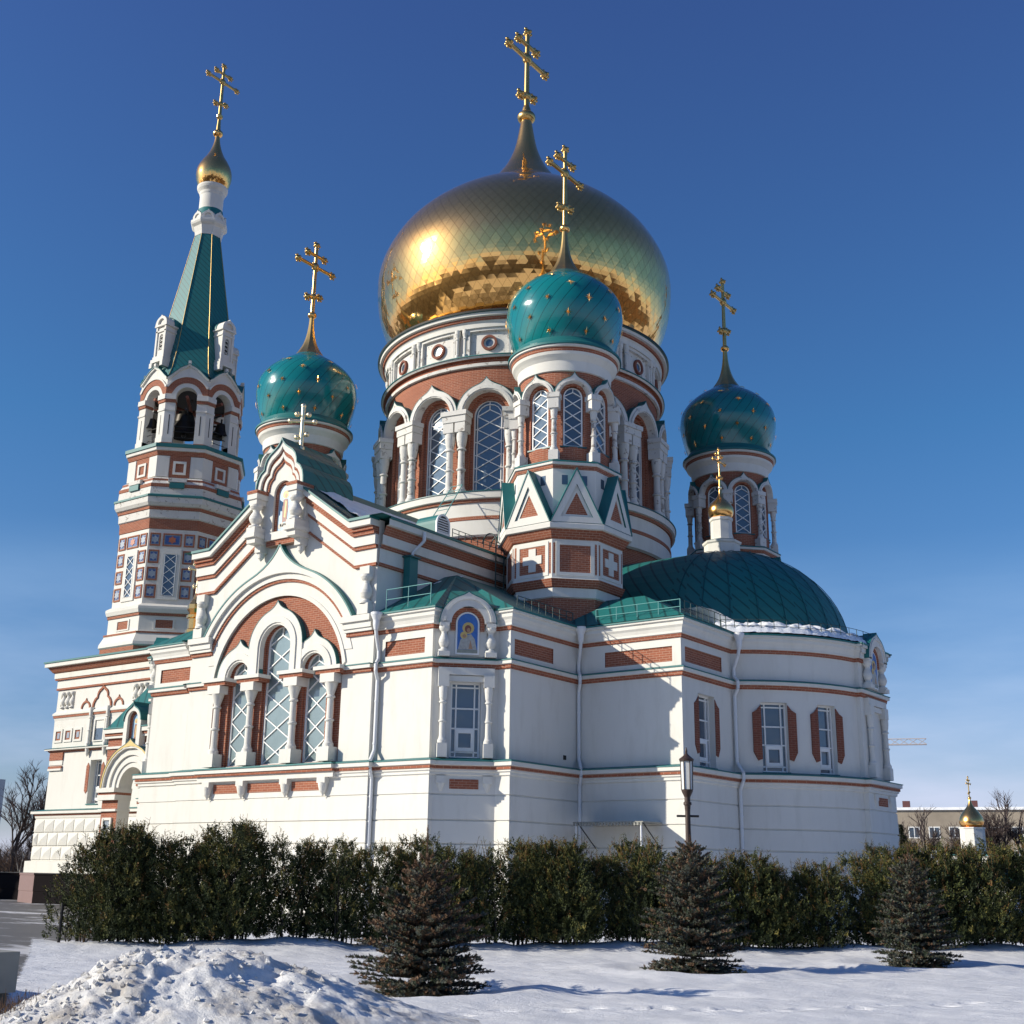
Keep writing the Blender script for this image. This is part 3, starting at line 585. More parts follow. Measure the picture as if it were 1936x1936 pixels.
# ---------- transept facades
def facade(sy):
    fr = Fr(0, -15.98 * sy, 0 if sy > 0 else pi); mb = MB(); ri = 3.6; zc = 6.78
    rk = [(4.997, 12.7), (3.9, 12.7), (1.2, 14.6), (1.2, 15.2), (-1.2, 15.2), (-1.2, 14.6), (-3.9, 12.7), (-4.997, 12.7)]
    hole = [(-3.5, 3.88), (3.5, 3.88), (3.5, 7.3)] + [(ri * cos(rad(a)), zc + ri * sin(rad(a))) for a in range(13, 168, 7)] + [(-3.5, 7.3)]
    mb.prism(fr, [(-4.997, 3.86), (4.997, 3.86)] + rk, -.3, 0, W, holes=[hole])
    # tympanum with three openings
    wins = [(0, .72, 9.18, .80), (2.05, .555, 7.93, .63), (-2.05, .555, 7.93, .63)]
    hl = [arch(c, hb, 3.9, t - hw + .0) for c, hw, t, hb in wins]
    mb.prism(fr, [(-3.52, 3.88), (3.52, 3.88), (3.52, 7.3)] + [(3.62 * cos(rad(a)), zc + 3.62 * sin(rad(a))) for a in range(8, 173, 6)] + [(-3.52, 7.3)], -.34, -.07, B, holes=hl)
    for c, hw, t, hb in wins:
        for k, (e1, d) in enumerate(((.0, -.15), (.06, -.22))):
            h2 = hb - .07 - k * .05
            mb.prism(fr, arch(c, hb, 3.9, t - hw), -.42, d, B, holes=[arch(c, max(h2, hw), 3.91, t - hw)])
    body = mb.build('transept', CATH, origin=(0, -15.98 * sy, 3.86))
    for c, hw, t, hb in wins: lattice('window', fr, c, hw, 3.92, t, body, -.27, 'glass_pale', 5 if c == 0 else 4, .05)
    mb = MB()
    # archivolts of the windows
    hood(mb, fr, 0, 8.38, .84, 1.46, .30, 1.1, -.08, .16, W, T); hood(mb, fr, 0, 8.38, .92, 1.16, 0, 1.05, .1, .21, W)
    for c in (-2.05, 2.05): hood(mb, fr, c, 7.3, .64, 1.22, .28, 0, -.08, .10, W, T); hood(mb, fr, c, 7.3, .72, .98, 0, 0, .05, .15, W)
    # big keel arch
    hood(mb, fr, 0, zc, 3.6, 3.74, 0, -0.55, -.22, .10, W) if False else None
    def ring(r0, r1, a, d, mat, tip=0., d0=0.):
        o = [(x, z) for x, z in keel(0, r1, zc, tip, 26) if z > a]; i = [(-r0 * cos(pi * k / 40), zc + r0 * sin(pi * k / 40)) for k in range(41)]; i = [p for p in i if p[1] > a]
        mb.prism(fr, o + i, d0, d, mat)
    ring(3.58, 3.74, 7.32, .06, W); ring(3.74, 4.12, 7.9, .03, W); ring(4.12, 4.23, 8.35, .09, B, .02); ring(4.23, 4.46, 8.9, .14, W, .15)
    ring(4.46, 4.66, 9.08, .26, W, .92); 
    o1 = [(x, z) for x, z in keel(0, 4.72, zc, 1.0, 26) if z > 9.08]; o2 = [(x, z) for x, z in keel(0, 4.66, zc, .92, 26) if z > 9.08][::-1]; mb.prism(fr, o1 + o2, 0, .28, T)
    # shoulders
    for sg in (-1, 1):
        a, b_ = sorted((sg * 3.72, sg * 5.0)); 
        for z0, z1, d, m in ((8.36, 8.50, .08, B), (8.503, 8.62, .16, W), (8.623, 8.85, .22, W), (8.853, 9.08, .32, W)): mb.box(a - (d * .6 if sg > 0 else 0), b_ + (d * .6 if sg < 0 else 0) * 0, 0, d, z0, z1, m, fr)
        a, b_ = sorted((sg * 3.5, sg * 5.0))
        for z0, z1, d, m in ((7.0, 7.13, .08, B), (7.133, 7.26, .17, W), (7.262, 7.30, .2, T)): mb.box(a, b_, 0, d, z0, z1, m, fr)
        q = sg * (4.62 if sg > 0 else 4.48); x, y, _ = fr(q, 0, .12); mb.box(q - .26, q + .26, 0, .3, 9.1, 9.5, W, fr); baluster(mb, x, y, 9.5, 10.6, .25); mb.box(q - .24, q + .24, 0, .28, 10.6, 10.9, W, fr)
        # raking mouldings
        for zt, zb, d, m in ((12.76, 12.66, .56, T), (12.655, 12.42, .50, W), (12.417, 12.27, .36, B), (12.267, 12.12, .28, B), (12.117, 11.74, .2, W), (11.737, 11.60, .14, B), (11.597, 11.05, .07, W), (11.047, 10.93, .1, B)):
            k = .695; P_ = [(3.9, zb), (5.0, zb), (5.0, zt), (3.9, zt), (1.0, zt + 2.9 * k), (1.0, zb + 2.9 * k)]
            if sg < 0: P_ = [(-x_, z_) for x_, z_ in P_][::-1]
            mb.prism(fr, P_, 0, d, m)
    mb.build('archivolts', body)
    # columns of the triple window
    for x0 in (-3.1, -1.18, 1.18, 3.1):
        mb = MB(); x, y, _ = fr(x0, 0, .12); mb.box(x0 - .30, x0 + .30, -.22, .40, 3.87, 4.38, W, fr); column(mb, x, y, 4.38, 6.9, .135, n=14, sq=1.9)
        mb.box(x0 - .36, x0 + .36, -.22, .38, 6.72, 7.04, W, fr); mb.box(x0 - .62, x0 + .62, -.21, .36, 7.043, 7.18, B, fr); mb.box(x0 - .68, x0 + .68, -.21, .44, 7.183, 7.32, W, fr)
        mb.build('column', body, origin=(x, y, 3.86))
        mb = MB(); mb.box(x0 - .2, x0 + .2, .1, .40, 3.1, 3.30, W, fr); x, y, _ = fr(x0, 0, .26); mb.lathe(x, y, [(.01, 2.62, W), (.06, 2.72, W), (.13, 2.82, W), (.18, 3.02, W), (.19, 3.12, W)], 10); mb.build('console', body, origin=(x, y, 3.2))
    mb = MB()
    for a, b_ in ((-2.88, -1.4), (-.96, .96), (1.4, 2.88)): mb.prism(fr, rect(a, b_, 2.86, 3.2), .10, .165, B)
    mb.box(-3.7, 3.7, .16, .46, 3.50, 3.60, B, fr); mb.box(-3.7, 3.7, .16, .52, 3.603, 3.74, W, fr); mb.box(-3.75, 3.75, .1, .56, 3.743, 3.80, T, fr); mb.box(-3.65, 3.65, .1, .36, 3.30, 3.497, W, fr)
    mb.build('sill', body, origin=fr(0, 3.5, .2))
    # kokoshnik with icon
    mb = MB(); K = [(1.32, 14.68), (1.30, 14.95), (1.24, 15.2), (1.1, 15.42), (.90, 15.56), (.88, 15.75), (.80, 15.96), (.64, 16.14), (.42, 16.28), (.22, 16.42), (.08, 16.58), (0, 16.74)]
    Kf = [(-1.32, 12.8), (1.32, 12.8)] + K + [(-x_, z_) for x_, z_ in K[:-1][::-1]]
    ic = arch(0, .50, 12.95, 14.55); mb.prism(fr, Kf, -.3, .30, W, holes=[ic]); mb.prism(fr, arch(0, .52, 12.95, 14.55), 0, .08, W); mb.prism(fr, ic, .08, .2, B, holes=[arch(0, .40, 12.96, 14.55)])
    def Ks(s_, z0): return [(x_ * s_, z0 + (z_ - 14.68) * s_ ) for x_, z_ in K] 
    for s0, s1, d, m in ((1.0, .86, .50, W), (.86, .76, .40, B), (.76, .66, .42, W), (.66, .58, .36, B)):
        o = Ks(s0, 14.68); i = Ks(s1, 14.68); P_ = o + [(-x_, z_) for x_, z_ in o[:-1][::-1]] + [(-x_, z_) for x_, z_ in i[:-1]] + i[::-1]
        mb.prism(fr, P_, .2, d, m)
    o = Ks(1.04, 14.68); i = Ks(1.0, 14.68); mb.prism(fr, o + [(-x_, z_) for x_, z_ in o[:-1][::-1]] + [(-x_, z_) for x_, z_ in i[:-1]] + i[::-1], -.1, .56, T)
    mb.prism(fr, [(-1.34, 13.6), (1.34, 13.6)] + Ks(1.03, 14.68) + [(-x_, z_) for x_, z_ in Ks(1.03, 14.68)[:-1][::-1]], -2.3, -.1, 'teal_roof')
    for sg in (-1, 1):
        x, y, _ = fr(sg * 1.12, 0, .62); mb.box(sg * 1.12 - .3, sg * 1.12 + .3, .0, .92, 12.72, 12.9, W, fr); mb.box(sg * 1.12 - .24, sg * 1.12 + .24, .0, .86, 12.903, 13.15, W, fr); baluster(mb, x, y, 13.15, 14.1, .27)
        mb.box(sg * 1.12 - .22, sg * 1.12 + .22, .0, .84, 14.1, 14.30, W, fr); mb.box(sg * 1.12 - .28, sg * 1.12 + .28, .0, .9, 14.303, 14.52, W, fr); mb.box(sg * 1.12 - .30, sg * 1.12 + .30, .0, .92, 14.523, 14.66, B, fr)
        mb.box(sg * 1.12 - .24, sg * 1.12 + .24, .0, .8, 12.5, 12.717, W, fr); mb.box(sg * 1.12 - .16, sg * 1.12 + .16, .0, .42, 12.2, 12.497, W, fr); x, y, _ = fr(sg * 1.12, 0, .2); mb.lathe(x, y, [(.02, 11.88, W), (.12, 12.0, W), (.16, 12.2, W)], 8)
    mb.box(-.8, .8, 0, .36, 12.62, 12.94, W, fr); mb.box(-.78, .78, 0, .28, 12.4, 12.617, B, fr)
    kk = mb.build('kokoshnik', body, origin=fr(0, 12.8, 0)); 
    figure_icon('icon', fr, 0, .41, 12.98, 14.94, body, .12, 'icon_sky', True)
    mb = MB(); xx, yy, _ = fr(0, 0, -.5)
    for a, b_, r in (((0, 0, 0), (0, 0, 1.75), .06), ((0, -.5, 1.12), (0, .5, 1.12), .05), ((0, -.24, 1.42), (0, .24, 1.42), .045), ((0, -.2, .42), (0, .2, .56), .045)):
        A = Vector((xx, yy, 16.7)); mb.tube(A + Vector((a[1] * .75, a[1] * .66, a[2])), A + Vector((b_[1] * .75, b_[1] * .66, b_[2])), r * 1.5, 'gold_sunlit')
    for p in ((-.5, 1.12), (.5, 1.12), (-.24, 1.42), (.24, 1.42), (0, 1.8), (-.2, .42), (.2, .56)): mb.ball((xx + p[0] * .75, yy + p[0] * .66, 16.7 + p[1]), .12, 'gold_sunlit', 6, 4)
    mb.ball((xx, yy, 16.62), .16, 'gold_sunlit'); mb.build('cross', body, origin=(xx, yy, 16.6))
    # gable roof behind
    zr = 15.46; ps = []
    for x0, z0, x1, z1 in ((-5.56, 12.76, -3.9, 12.80), (-3.9, 12.80, 0, zr), (0, zr, 3.9, 12.80), (3.9, 12.80, 5.56, 12.76)): ps.append([fr(x0, z0, .5 if abs(x0) > .1 and abs(x1) > .1 else .3), fr(x1, z1, .5 if abs(x0) > .1 and abs(x1) > .1 else .3), fr(x1, z1, -10), fr(x0, z0, -10)])
    r = roofm('roof', ps, parent=body)
    return body
TR = facade(1); facade(-1)
# side walls of the transepts with their bands
mb = MB(); BD = [(0, 9.0, W), (0, 10.93, B), (.1, 10.935, B), (.1, 11.05, W), (.07, 11.055, W), (.07, 11.60, B), (.14, 11.605, B), (.14, 11.74, W), (.2, 11.745, W), (.2, 12.10, B), (.24, 12.13, B), (.36, 12.42, W), (.50, 12.43, W), (.50, 12.66, T), (.56, 12.67, T), (.56, 12.74, T), (.3, 12.80, T)]
for p in ([(5.0, -15.98), (5.0, -5)], [(-5.0, -5), (-5.0, -15.98)], [(5.0, 5), (5.0, 15.98)], [(-5.0, 15.98), (-5.0, 5)]): mb = MB(); mb.sweep(p, BD); mb.build('transept_side_wall', CATH, origin=(*p[0], 9))
# louvred dormer, gutter pipe and snow guard on the east eave
mb = MB(); fE = Fr(5.4, -11.6, rad(90)); 
mb.prism(fE, arch(-1.3, .42, 12.75, 13.15), -.9, .1, 'teal'); mb.prism(fE, arch(-1.3, .42, 12.75, 13.15), .1, .16, 'pipe', holes=[arch(-1.3, .34, 12.83, 13.15)]); mb.prism(fE, arch(-1.3, .35, 12.82, 13.15), .1, .11, 'dark')
for k in range(6): mb.box(-1.3 - .30, -1.3 + .30, .1, .15, 12.86 + k * .1, 12.90 + k * .1, 'pipe', fE)
mb.build('roof_vent', CATH, origin=(5.4, -12.9, 12.7))
def railing(name, pts, z0, z1, h, n, mat, parent, rows=3):
    mb = MB(); a, b_ = Vector((*pts[0], z0)), Vector((*pts[1], z1))
    for k in range(n + 1): p = a.lerp(b_, k / n); mb.tube(p, p + Vector((0, 0, h)), .018, mat, n=5)
    for r in range(rows): o = Vector((0, 0, h * (r + 1) / rows)); mb.tube(a + o, b_ + o, .015, mat, n=5)
    return mb.build(name, parent, origin=a)
railing('snow_guard', ((5.45, -12.2), (5.45, -6.5)), 12.85, 12.85, .32, 14, 'ladder', CATH, 2)
railing('snow_guard', ((5.5, -15.95), (7.6, -15.95)), 9.2, 9.2, .75, 2, 'rail_teal', CATH, 2)
railing('snow_guard', ((10.6, -9.75), (14.2, -9.75)), 9.2, 9.2, .55, 4, 'rail_teal', CATH, 2)
railing('snow_guard', ((14.3, -9.6), (14.3, -6.3)), 9.2, 9.2, .5, 7, 'ladder', CATH, 2)
railing('snow_guard', ((9.9, -13.9), (9.9, -10.3)), 9.2, 9.2, .4, 8, 'ladder', CATH, 2)
mb = MB(); pv = None
for k in range(30):
    A = rad(25 + 130 * k / 29); p = Vector((11.15 + 6.55 * sin(A), -6.55 * cos(A), 9.18)); mb.tube(p, p + Vector((0, 0, .5)), .015, 'ladder', n=4)
    if pv: 
        for o in (.25, .5): mb.tube(pv + Vector((0, 0, o)), p + Vector((0, 0, o)), .012, 'ladder', n=4)
    pv = p
mb.build('snow_guard', CATH, origin=(11.15, 0, 9.2))
# ladders: caged one beside the transept, plain one on the drum
mb = MB()
for dy in (-.28, .28):
    mb.tube((5.65, -9.3 + dy, 11.2), (5.65, -9.3 + dy, 13.2), .028, 'ladder'); pv = Vector((5.65, -9.3 + dy, 13.2))
    for k in range(1, 9): A = pi * k / 8; p = Vector((5.30 + .35 * cos(A), -9.3 + dy, 13.2 + .4 * sin(A))); mb.tube(pv, p, .028, 'ladder'); pv = p
for k in range(8): mb.tube((5.65, -9.58, 11.3 + k * .27), (5.65, -9.02, 11.3 + k * .27), .018, 'ladder')
mb.build('ladder', CATH, origin=(5.65, -9.3, 11.2))
for (xa, ya) in ((2.1, -8.4),):
    mb = MB()
    for dx in (-.3, .3):
        mb.tube((xa + dx, ya + .55, 16.7), (xa + dx * 1.3 + .1, ya - 1.3, 14.2), .022, 'rail_teal')
    for k in range(9): u = k / 9; mb.tube((xa - .3 - .1 * u + .1 * u, ya + .55 - 1.85 * u, 16.7 - 2.5 * u), (xa + .3 + .1 * u + .1 * u, ya + .55 - 1.85 * u, 16.7 - 2.5 * u), .016, 'rail_teal')
    mb.build('ladder', CATH, origin=(xa, ya, 14.2))
# downpipes
def downpipe(x, y, nx, ny):
    mb = MB(); n = Vector((nx, ny, 0)).normalized()
    def P(d, z): return Vector((x, y, z)) + n * d
    mb.lathe(x + n.x * .5, y + n.y * .5, [(.08, 8.45, 'pipe'), (.12, 8.62, 'pipe'), (.13, 8.8, 'pipe'), (.22, 9.0, 'pipe'), (.22, 9.08, 'pipe')], 10)
    seg = [P(.5, 8.5), P(.42, 8.25), P(.12, 7.75), P(.12, 7.45), P(.34, 7.25), P(.34, 6.98), P(.12, 6.7), P(.12, 4.2), P(.48, 3.8), P(.48, 3.55), P(.26, 3.2), P(.26, -1.5)]
    for a, b_ in zip(seg, seg[1:]): mb.tube(a, b_, .068, 'pipe', n=8)
    for z in (5.9, 4.4, 2.2, .6): d = .12 if z > 4 else .26; mb.tube(P(d, z), P(d, z + .06), .082, 'pipe', n=8)
    return mb.build('downpipe', CATH, origin=(x, y, 8.5))
downpipe(5.12, -15.76, .35, -.9); downpipe(9.75, -9.70, .8, -.8); downpipe(14.16, -5.64, .9, -.45)
mb = MB(); mb.tube((5.62, -14.1, 12.55), (5.62, -14.1, 12.2), .07, 'pipe'); mb.tube((5.62, -14.1, 12.2), (5.3, -14.35, 11.75), .06, 'pipe'); mb.tube((5.3, -14.35, 11.75), (5.28, -14.4, 11.5), .06, 'pipe')
mb.box(5.12, 5.42, -14.65, -14.18, 9.6, 11.5, 'teal'); mb.box(5.07, 5.5, -14.72, -14.11, 11.5, 11.56, 'teal_dark'); mb.build('downpipe', CATH, origin=(5.3, -14.4, 11.5))

# ---------- main drum and gold dome
mb = MB()
mb.lathe(0, 0, [(7.3, 8.9, B), (7.3, 14.46, B), (7.36, 14.48, W), (7.5, 14.55, W), (7.5, 15.24, B), (7.53, 15.25, B), (7.53, 15.41, W), (7.5, 15.42, W), (7.5, 16.04, B), (7.6, 16.06, B), (7.62, 16.18, W), (7.74, 16.2, W), (7.76, 16.48, 'teal_dark'), (7.8, 16.49, 'teal_dark'), (7.8, 16.53, T), (6.9, 16.7, T)], 128)
mb.lathe(0, 0, [(6.98, 22.84, 'white_worn'), (7.1, 22.86, 'white_worn'), (7.12, 23.0, B), (7.06, 23.02, B), (7.06, 23.18, B), (7.25, 23.2, 'white_worn'), (7.32, 23.28, T), (7.36, 23.29, T), (7.36, 23.33, T), (6.9, 23.42, T)], 128)
mb.lathe(0, 0, [(6.92, 24.78, 'white_worn'), (7.18, 24.79, W), (7.2, 25.0, W), (7.26, 25.1, B), (7.34, 25.11, B), (7.36, 25.24, W), (7.5, 25.26, W), (7.52, 25.40, 'teal_dark'), (7.62, 25.41, 'dark'), (7.62, 25.5, 'gold_old'), (7.1, 25.72, 'gold_old')], 128)
sB = rad(22.5) * 6.95
for k in range(16):
    az = rad(22.5 * k); F = Cyl(0, 0, az, 6.95); cu = [sB * (j / 6 - .5) for j in range(1, 6)]; hs_ = sB / 2
    mb.prism(F, rect(-hs_, hs_, 16.6, 22.86), 0, 0, B, holes=[arch(0, .90, 16.62, 20.5)], cuts=cu)
    mb.prism(F, arch(0, .90, 16.62, 20.5)[::-1], 0, -.16, B, front=False); mb.prism(F, arch(0, .90, 16.62, 20.5), -.16, -.16, B, holes=[arch(0, .76, 16.62, 20.5)]); mb.prism(F, arch(0, .76, 16.62, 20.5)[::-1], -.16, -.4, B, front=False)
    F2 = Cyl(0, 0, az, 6.92); s2 = rad(22.5) * 6.92 / 2
    mb.prism(F2, rect(-s2, s2, 23.4, 24.8), 0, .0, 'white_worn', cuts=cu)
    # square coffer with round window: raised frame round it
    mb.prism(F2, rect(-1.05, 1.05, 23.40, 24.79), 0, .17, 'white_worn', holes=[rect(-.93, .93, 23.44, 24.66)], cuts=[-.6, -.3, 0, .3, .6])
    mb.prism(F2, [(.38 * cos(2 * pi * i / 24), 24.05 + .38 * sin(2 * pi * i / 24)) for i in range(24)], 0, .13, 'brick_dark', holes=[[(.27 * cos(2 * pi * i / 24), 24.05 + .27 * sin(2 * pi * i / 24)) for i in range(24)]])
    mb.prism(F2, [(.27 * cos(2 * pi * i / 24), 24.05 + .27 * sin(2 * pi * i / 24)) for i in range(24)], 0, .05, 'white_worn', holes=[[(.19 * cos(2 * pi * i / 24), 24.05 + .19 * sin(2 * pi * i / 24)) for i in range(24)]])
    mb.prism(F2, [(.19 * cos(2 * pi * i / 24), 24.05 + .19 * sin(2 * pi * i / 24)) for i in range(24)], 0, .02, 'glass')
    Fp = Cyl(0, 0, az + rad(11.25), 6.95)
    hood(mb, Fp.__class__(0, 0, az, 6.95), 0, 20.5, 1.05, 1.36, .30, 0, 0, .42, 'white_worn', T, cuts=[-.9, -.45, 0, .45, .9]); hood(mb, Cyl(0, 0, az, 6.95), 0, 20.5, 1.10, 1.22, 0, 0, .3, .47, 'white_worn', cuts=[-.9, -.45, 0, .45, .9])
drum = mb.build('main_drum', CATH, origin=(0, 0, 9))
# window and column prototypes, then copies
MB0 = lattice('window', Fr(0, 0, 0, 6.95), 0, .74, 16.68, 21.24, drum, -.36, 'glass', 6, .045, brd=.16)
def ring_copies(proto, angles, X=0, Y=0):
    for a in angles:
        c = proto.copy(); COL.objects.link(c); c.parent = proto.parent; po = worg(proto.parent); v = worg(proto) - Vector((X, Y, 0)); ca, sa = cos(a), sin(a)
        c.location = Vector((X + v.x * ca - v.y * sa, Y + v.x * sa + v.y * ca, v.z)) - po; c.rotation_euler = (0, 0, a)
ring_copies(MB0, [rad(22.5 * k) for k in range(1, 16)])
mb = MB(); Fp = Fr(0, 0, rad(11.25), 7.0)
for sg in (-1, 1):
    x, y, _ = Fp(sg * .30, 0, .33); column(mb, x, y, 16.6, 19.5, .17, 'white_peel' if sg > 0 else 'white_worn', 'white_worn', n=12, sq=1.5)
    mb.box(sg * .30 - .26, sg * .30 + .26, 0, .60, 19.5, 19.98, 'white_worn', Fp)
mb.box(-.60, .60, 0, .64, 19.983, 20.3, 'white_worn', Fp); mb.box(-.66, .66, 0, .70, 20.303, 20.52, 'white_worn', Fp)
pc = mb.build('twin_columns', drum, origin=Fp(0, 16.6, .3)); ring_copies(pc, [rad(22.5 * k) for k in range(1, 16)])
mb = MB(); Fp = Fr(0, 0, rad(11.25), 6.92)
for sg in (-1, 1):
    x, y, _ = Fp(sg * .2, 0, .16); mb.lathe(x, y, [(.11, 23.4, 'white_worn'), (.11, 23.55, 'white_worn'), (.07, 23.6, 'white_worn'), (.085, 23.8, 'white_worn'), (.08, 24.3, 'white_worn'), (.12, 24.34, 'white_worn'), (.09, 24.42, 'white_worn'), (.15, 24.6, 'white_worn'), (.15, 24.8, 'white_worn')], 10)
pc = mb.build('small_columns', drum, origin=Fp(0, 23.4, .1)); ring_copies(pc, [rad(22.5 * k) for k in range(1, 16)])
gp = smoothprof([(6.3, 25.62), (6.82, 26.3), (7.32, 27.2), (7.65, 28.2), (7.79, 29.2), (7.81, 30.0), (7.68, 30.8), (7.32, 31.7), (6.66, 32.75), (5.64, 33.8), (4.25, 34.85), (2.95, 35.6), (2.15, 36.2), (1.62, 36.9), (1.05, 37.8), (.62, 38.9), (.36, 40.3), (.32, 40.6)], 5)
mb = MB(); mb.lathe(0, 0, [(a, b_, 'gold_tiles') for a, b_ in gp], 160, True, uvs=True)
gd = mb.build('gold_dome', CATH, origin=(0, 0, 25.6))
mb = MB(); mb.ball((0, 0, 40.9), .52, 'gold_old', 20, 12, (1, 1, .75)); mb.lathe(0, 0, [(.28, 41.2, 'gold_old'), (.22, 41.5, 'gold_old'), (.1, 41.8, 'gold_old')], 12); mb.build('knob', gd)
cross('cross', 0, 0, 40.9, 5.9, gd, 'gold_old')

# ---------- corner towers
A_ = 7.8675
def corner_tower():
    mb = MB(); O8 = rad(22.5)
    mb.lathe(A_, -A_, [(2.2, 8.5, B), (2.2, 10.42, W), (2.28, 10.46, W), (2.3, 10.82, B), (2.38, 10.84, B), (2.46, 11.0, B), (2.52, 11.14, W), (2.42, 11.18, W), (2.42, 12.74, B), (2.5, 12.78, B), (2.62, 12.95, B), (2.72, 13.1, W), (2.82, 13.12, W), (2.84, 13.3, W), (2.78, 13.36, W), (2.3, 13.45, W), (2.3, 15.7, B), (2.34, 15.72, B), (2.36, 15.86, W), (2.42, 15.88, W), (2.42, 15.98, T), (2.46, 15.985, T), (2.44, 16.04, T), (1.9, 16.12, B)], 8, False, O8)
    for k in range(8):
        fr = Fr(A_, -A_, rad(45 * k), 2.42 * cos(O8)); hs_ = 2.42 * sin(O8)
        mb.prism(fr, rect(-hs_ + .16, hs_ - .16, 11.28, 12.66), 0, .03, W, holes=[rect(-.62, .62, 11.42, 12.52)]); mb.prism(fr, rect(-.62, .62, 11.42, 12.52), 0, .006, B)
        for sg in (-1, 1): mb.prism(fr, rect(*sorted((sg * (hs_ - .13), sg * (hs_ - .05))), 11.35, 12.6), 0, .006, B)
        if k % 2 == 0:
            mb.prism(fr, [(-.17, 11.5), (.17, 11.5), (.17, 11.8), (.45, 11.8), (.45, 12.14), (.17, 12.14), (.17, 12.44), (-.17, 12.44), (-.17, 12.14), (-.45, 12.14), (-.45, 11.8), (-.17, 11.8)], 0, .045, W)
        # triangular gable
        fg = Fr(A_, -A_, rad(45 * k), 2.30 * cos(O8)); h3 = 2.82 * sin(O8); d1 = (2.82 - 2.30) * cos(O8)
        tri = [(-h3 * .96, 13.36), (h3 * .96, 13.36), (0, 15.55)]; t2 = [(-h3 * .60, 13.60), (h3 * .60, 13.60), (0, 14.95)]; t3 = [(-h3 * .42, 13.70), (h3 * .42, 13.70), (0, 14.62)]
        mb.prism(fg, tri, 0, d1, W, holes=[t2], side='teal_roof'); mb.prism(fg, t2, d1 - .12, d1 - .07, W, holes=[t3]); mb.prism(fg, t3, d1 - .14, d1 - .1, B)
        tt = [(-h3 * 1.0, 13.36), (0, 15.66), (h3 * 1.0, 13.36), (h3 * .96, 13.36), (0, 15.55), (-h3 * .96, 13.36)]; mb.prism(fg, tt[::-1], 0, d1 + .03, T)
        for sg in (-1, 1): mb.prism(fg, rect(*sorted((sg * .28, sg * .52)), 15.05, 15.45), 0, .012, 'glass')
        # arcade
        F = Cyl(A_, -A_, rad(45 * k), 1.9); s2 = rad(22.5) * 1.9; cu = [s2 * j / 3 for j in (-2, -1, 0, 1, 2)]
        mb.prism(F, rect(-s2, s2, 16.05, 20.25), 0, 0, B, holes=[arch(0, .44, 16.75, 18.98)], cuts=cu); mb.prism(F, arch(0, .44, 16.75, 18.98)[::-1], 0, -.2, B, front=False)
        mb.prism(F, rect(-.55, .55, 16.72, 16.75 + .03), 0, .07, 'teal_dark')
        hood(mb, F, 0, 18.95, .57, .74, .24, 0, 0, .26, 'white_worn', T, cuts=[-.4, 0, .4]); hood(mb, F, 0, 18.95, .60, .67, 0, 0, .2, .30, 'white_worn', cuts=[-.4, 0, .4])
    mb.lathe(A_, -A_, [(1.9, 20.05, W), (1.98, 20.07, W), (2.0, 20.3, W), (2.02, 20.5, W), (2.12, 20.62, W), (2.22, 20.72, W), (2.26, 20.84, B), (2.28, 20.86, B), (2.30, 21.0, W), (2.38, 21.02, W), (2.38, 21.1, 'teal_dark'), (2.44, 21.11, T), (2.44, 21.2, T), (2.25, 21.36, T), (2.05, 21.7, T)], 64)
    t = mb.build('corner_tower', CATH, origin=(A_, -A_, 9))
    o = lattice('window', Fr(A_, -A_, 0, 1.9), 0, .40, 16.82, 19.36, t, -.17, 'glass', 4, .04); ring_copies(o, [rad(45 * k) for k in range(1, 8)], A_, -A_)
    mb = MB(); f2 = Fr(A_, -A_, O8, 2.05); x, y, _ = f2(0, 0, .1)
    mb.box(-.2, .2, -.12, .28, 16.08, 16.5, 'white_worn', f2); column(mb, x, y, 16.5, 18.4, .115, 'white_peel', 'white_worn', 'white_worn', 10, sq=1.35); mb.box(-.22, .22, -.15, .3, 18.3, 18.75, 'white_worn', f2); mb.box(-.27, .27, -.15, .34, 18.753, 18.96, 'white_worn', f2)
    o = mb.build('column', t, origin=(x, y, 16.1)); ring_copies(o, [rad(45 * k) for k in range(1, 8)], A_, -A_)
    # onion
    P_ = smoothprof([(2.02, 21.25), (2.2, 21.7), (2.38, 22.3), (2.50, 22.9), (2.52, 23.3), (2.42, 23.85), (2.1, 24.35), (1.6, 24.8), (1.1, 25.12), (.76, 25.37)], 6)
    mb = MB(); mb.lathe(A_, -A_, [(a, b_, 'teal_dome') for a, b_ in P_], 72, True, uvs=True)
    for j, (z, n, off) in enumerate(((21.8, 9, 0), (22.5, 9, .5), (23.2, 9, 0), (23.85, 8, .5), (24.45, 6, 0), (24.95, 4, .5))):
        r = [a for a, b_ in P_ if abs(b_ - z) < .12][0]; nb = [(a, b_) for a, b_ in P_ if abs(b_ - z) < .4]; dr = (nb[-1][0] - nb[0][0]) / (nb[-1][1] - nb[0][1])
        import bisect
        for k in range(len(P_) - 1):
            if P_[k][1] <= z < P_[k + 1][1]: r = P_[k][0] + (P_[k + 1][0] - P_[k][0]) * (z - P_[k][1]) / (P_[k + 1][1] - P_[k][1])
        for i in range(n):
            A = 2 * pi * (i + off) / n + .3; nrm = Vector((sin(A), -cos(A), -dr)).normalized(); tg = Vector((cos(A), sin(A), 0)); up = nrm.cross(tg); c = Vector((A_ + r * sin(A), -A_ - r * cos(A), z)) + nrm * .05
            vs = [c + nrm * .03] + [c + (tg * cos(pi * q / 8) + up * sin(pi * q / 8)) * ((.20 if q % 4 == 0 else .15) if q % 2 == 0 else .045) for q in range(16)]
            mb.add(vs, [(0, 1 + q, 1 + (q + 1) % 16) for q in range(16)], 'gold')
    d = mb.build('onion_dome', t, origin=(A_, -A_, 21.2))
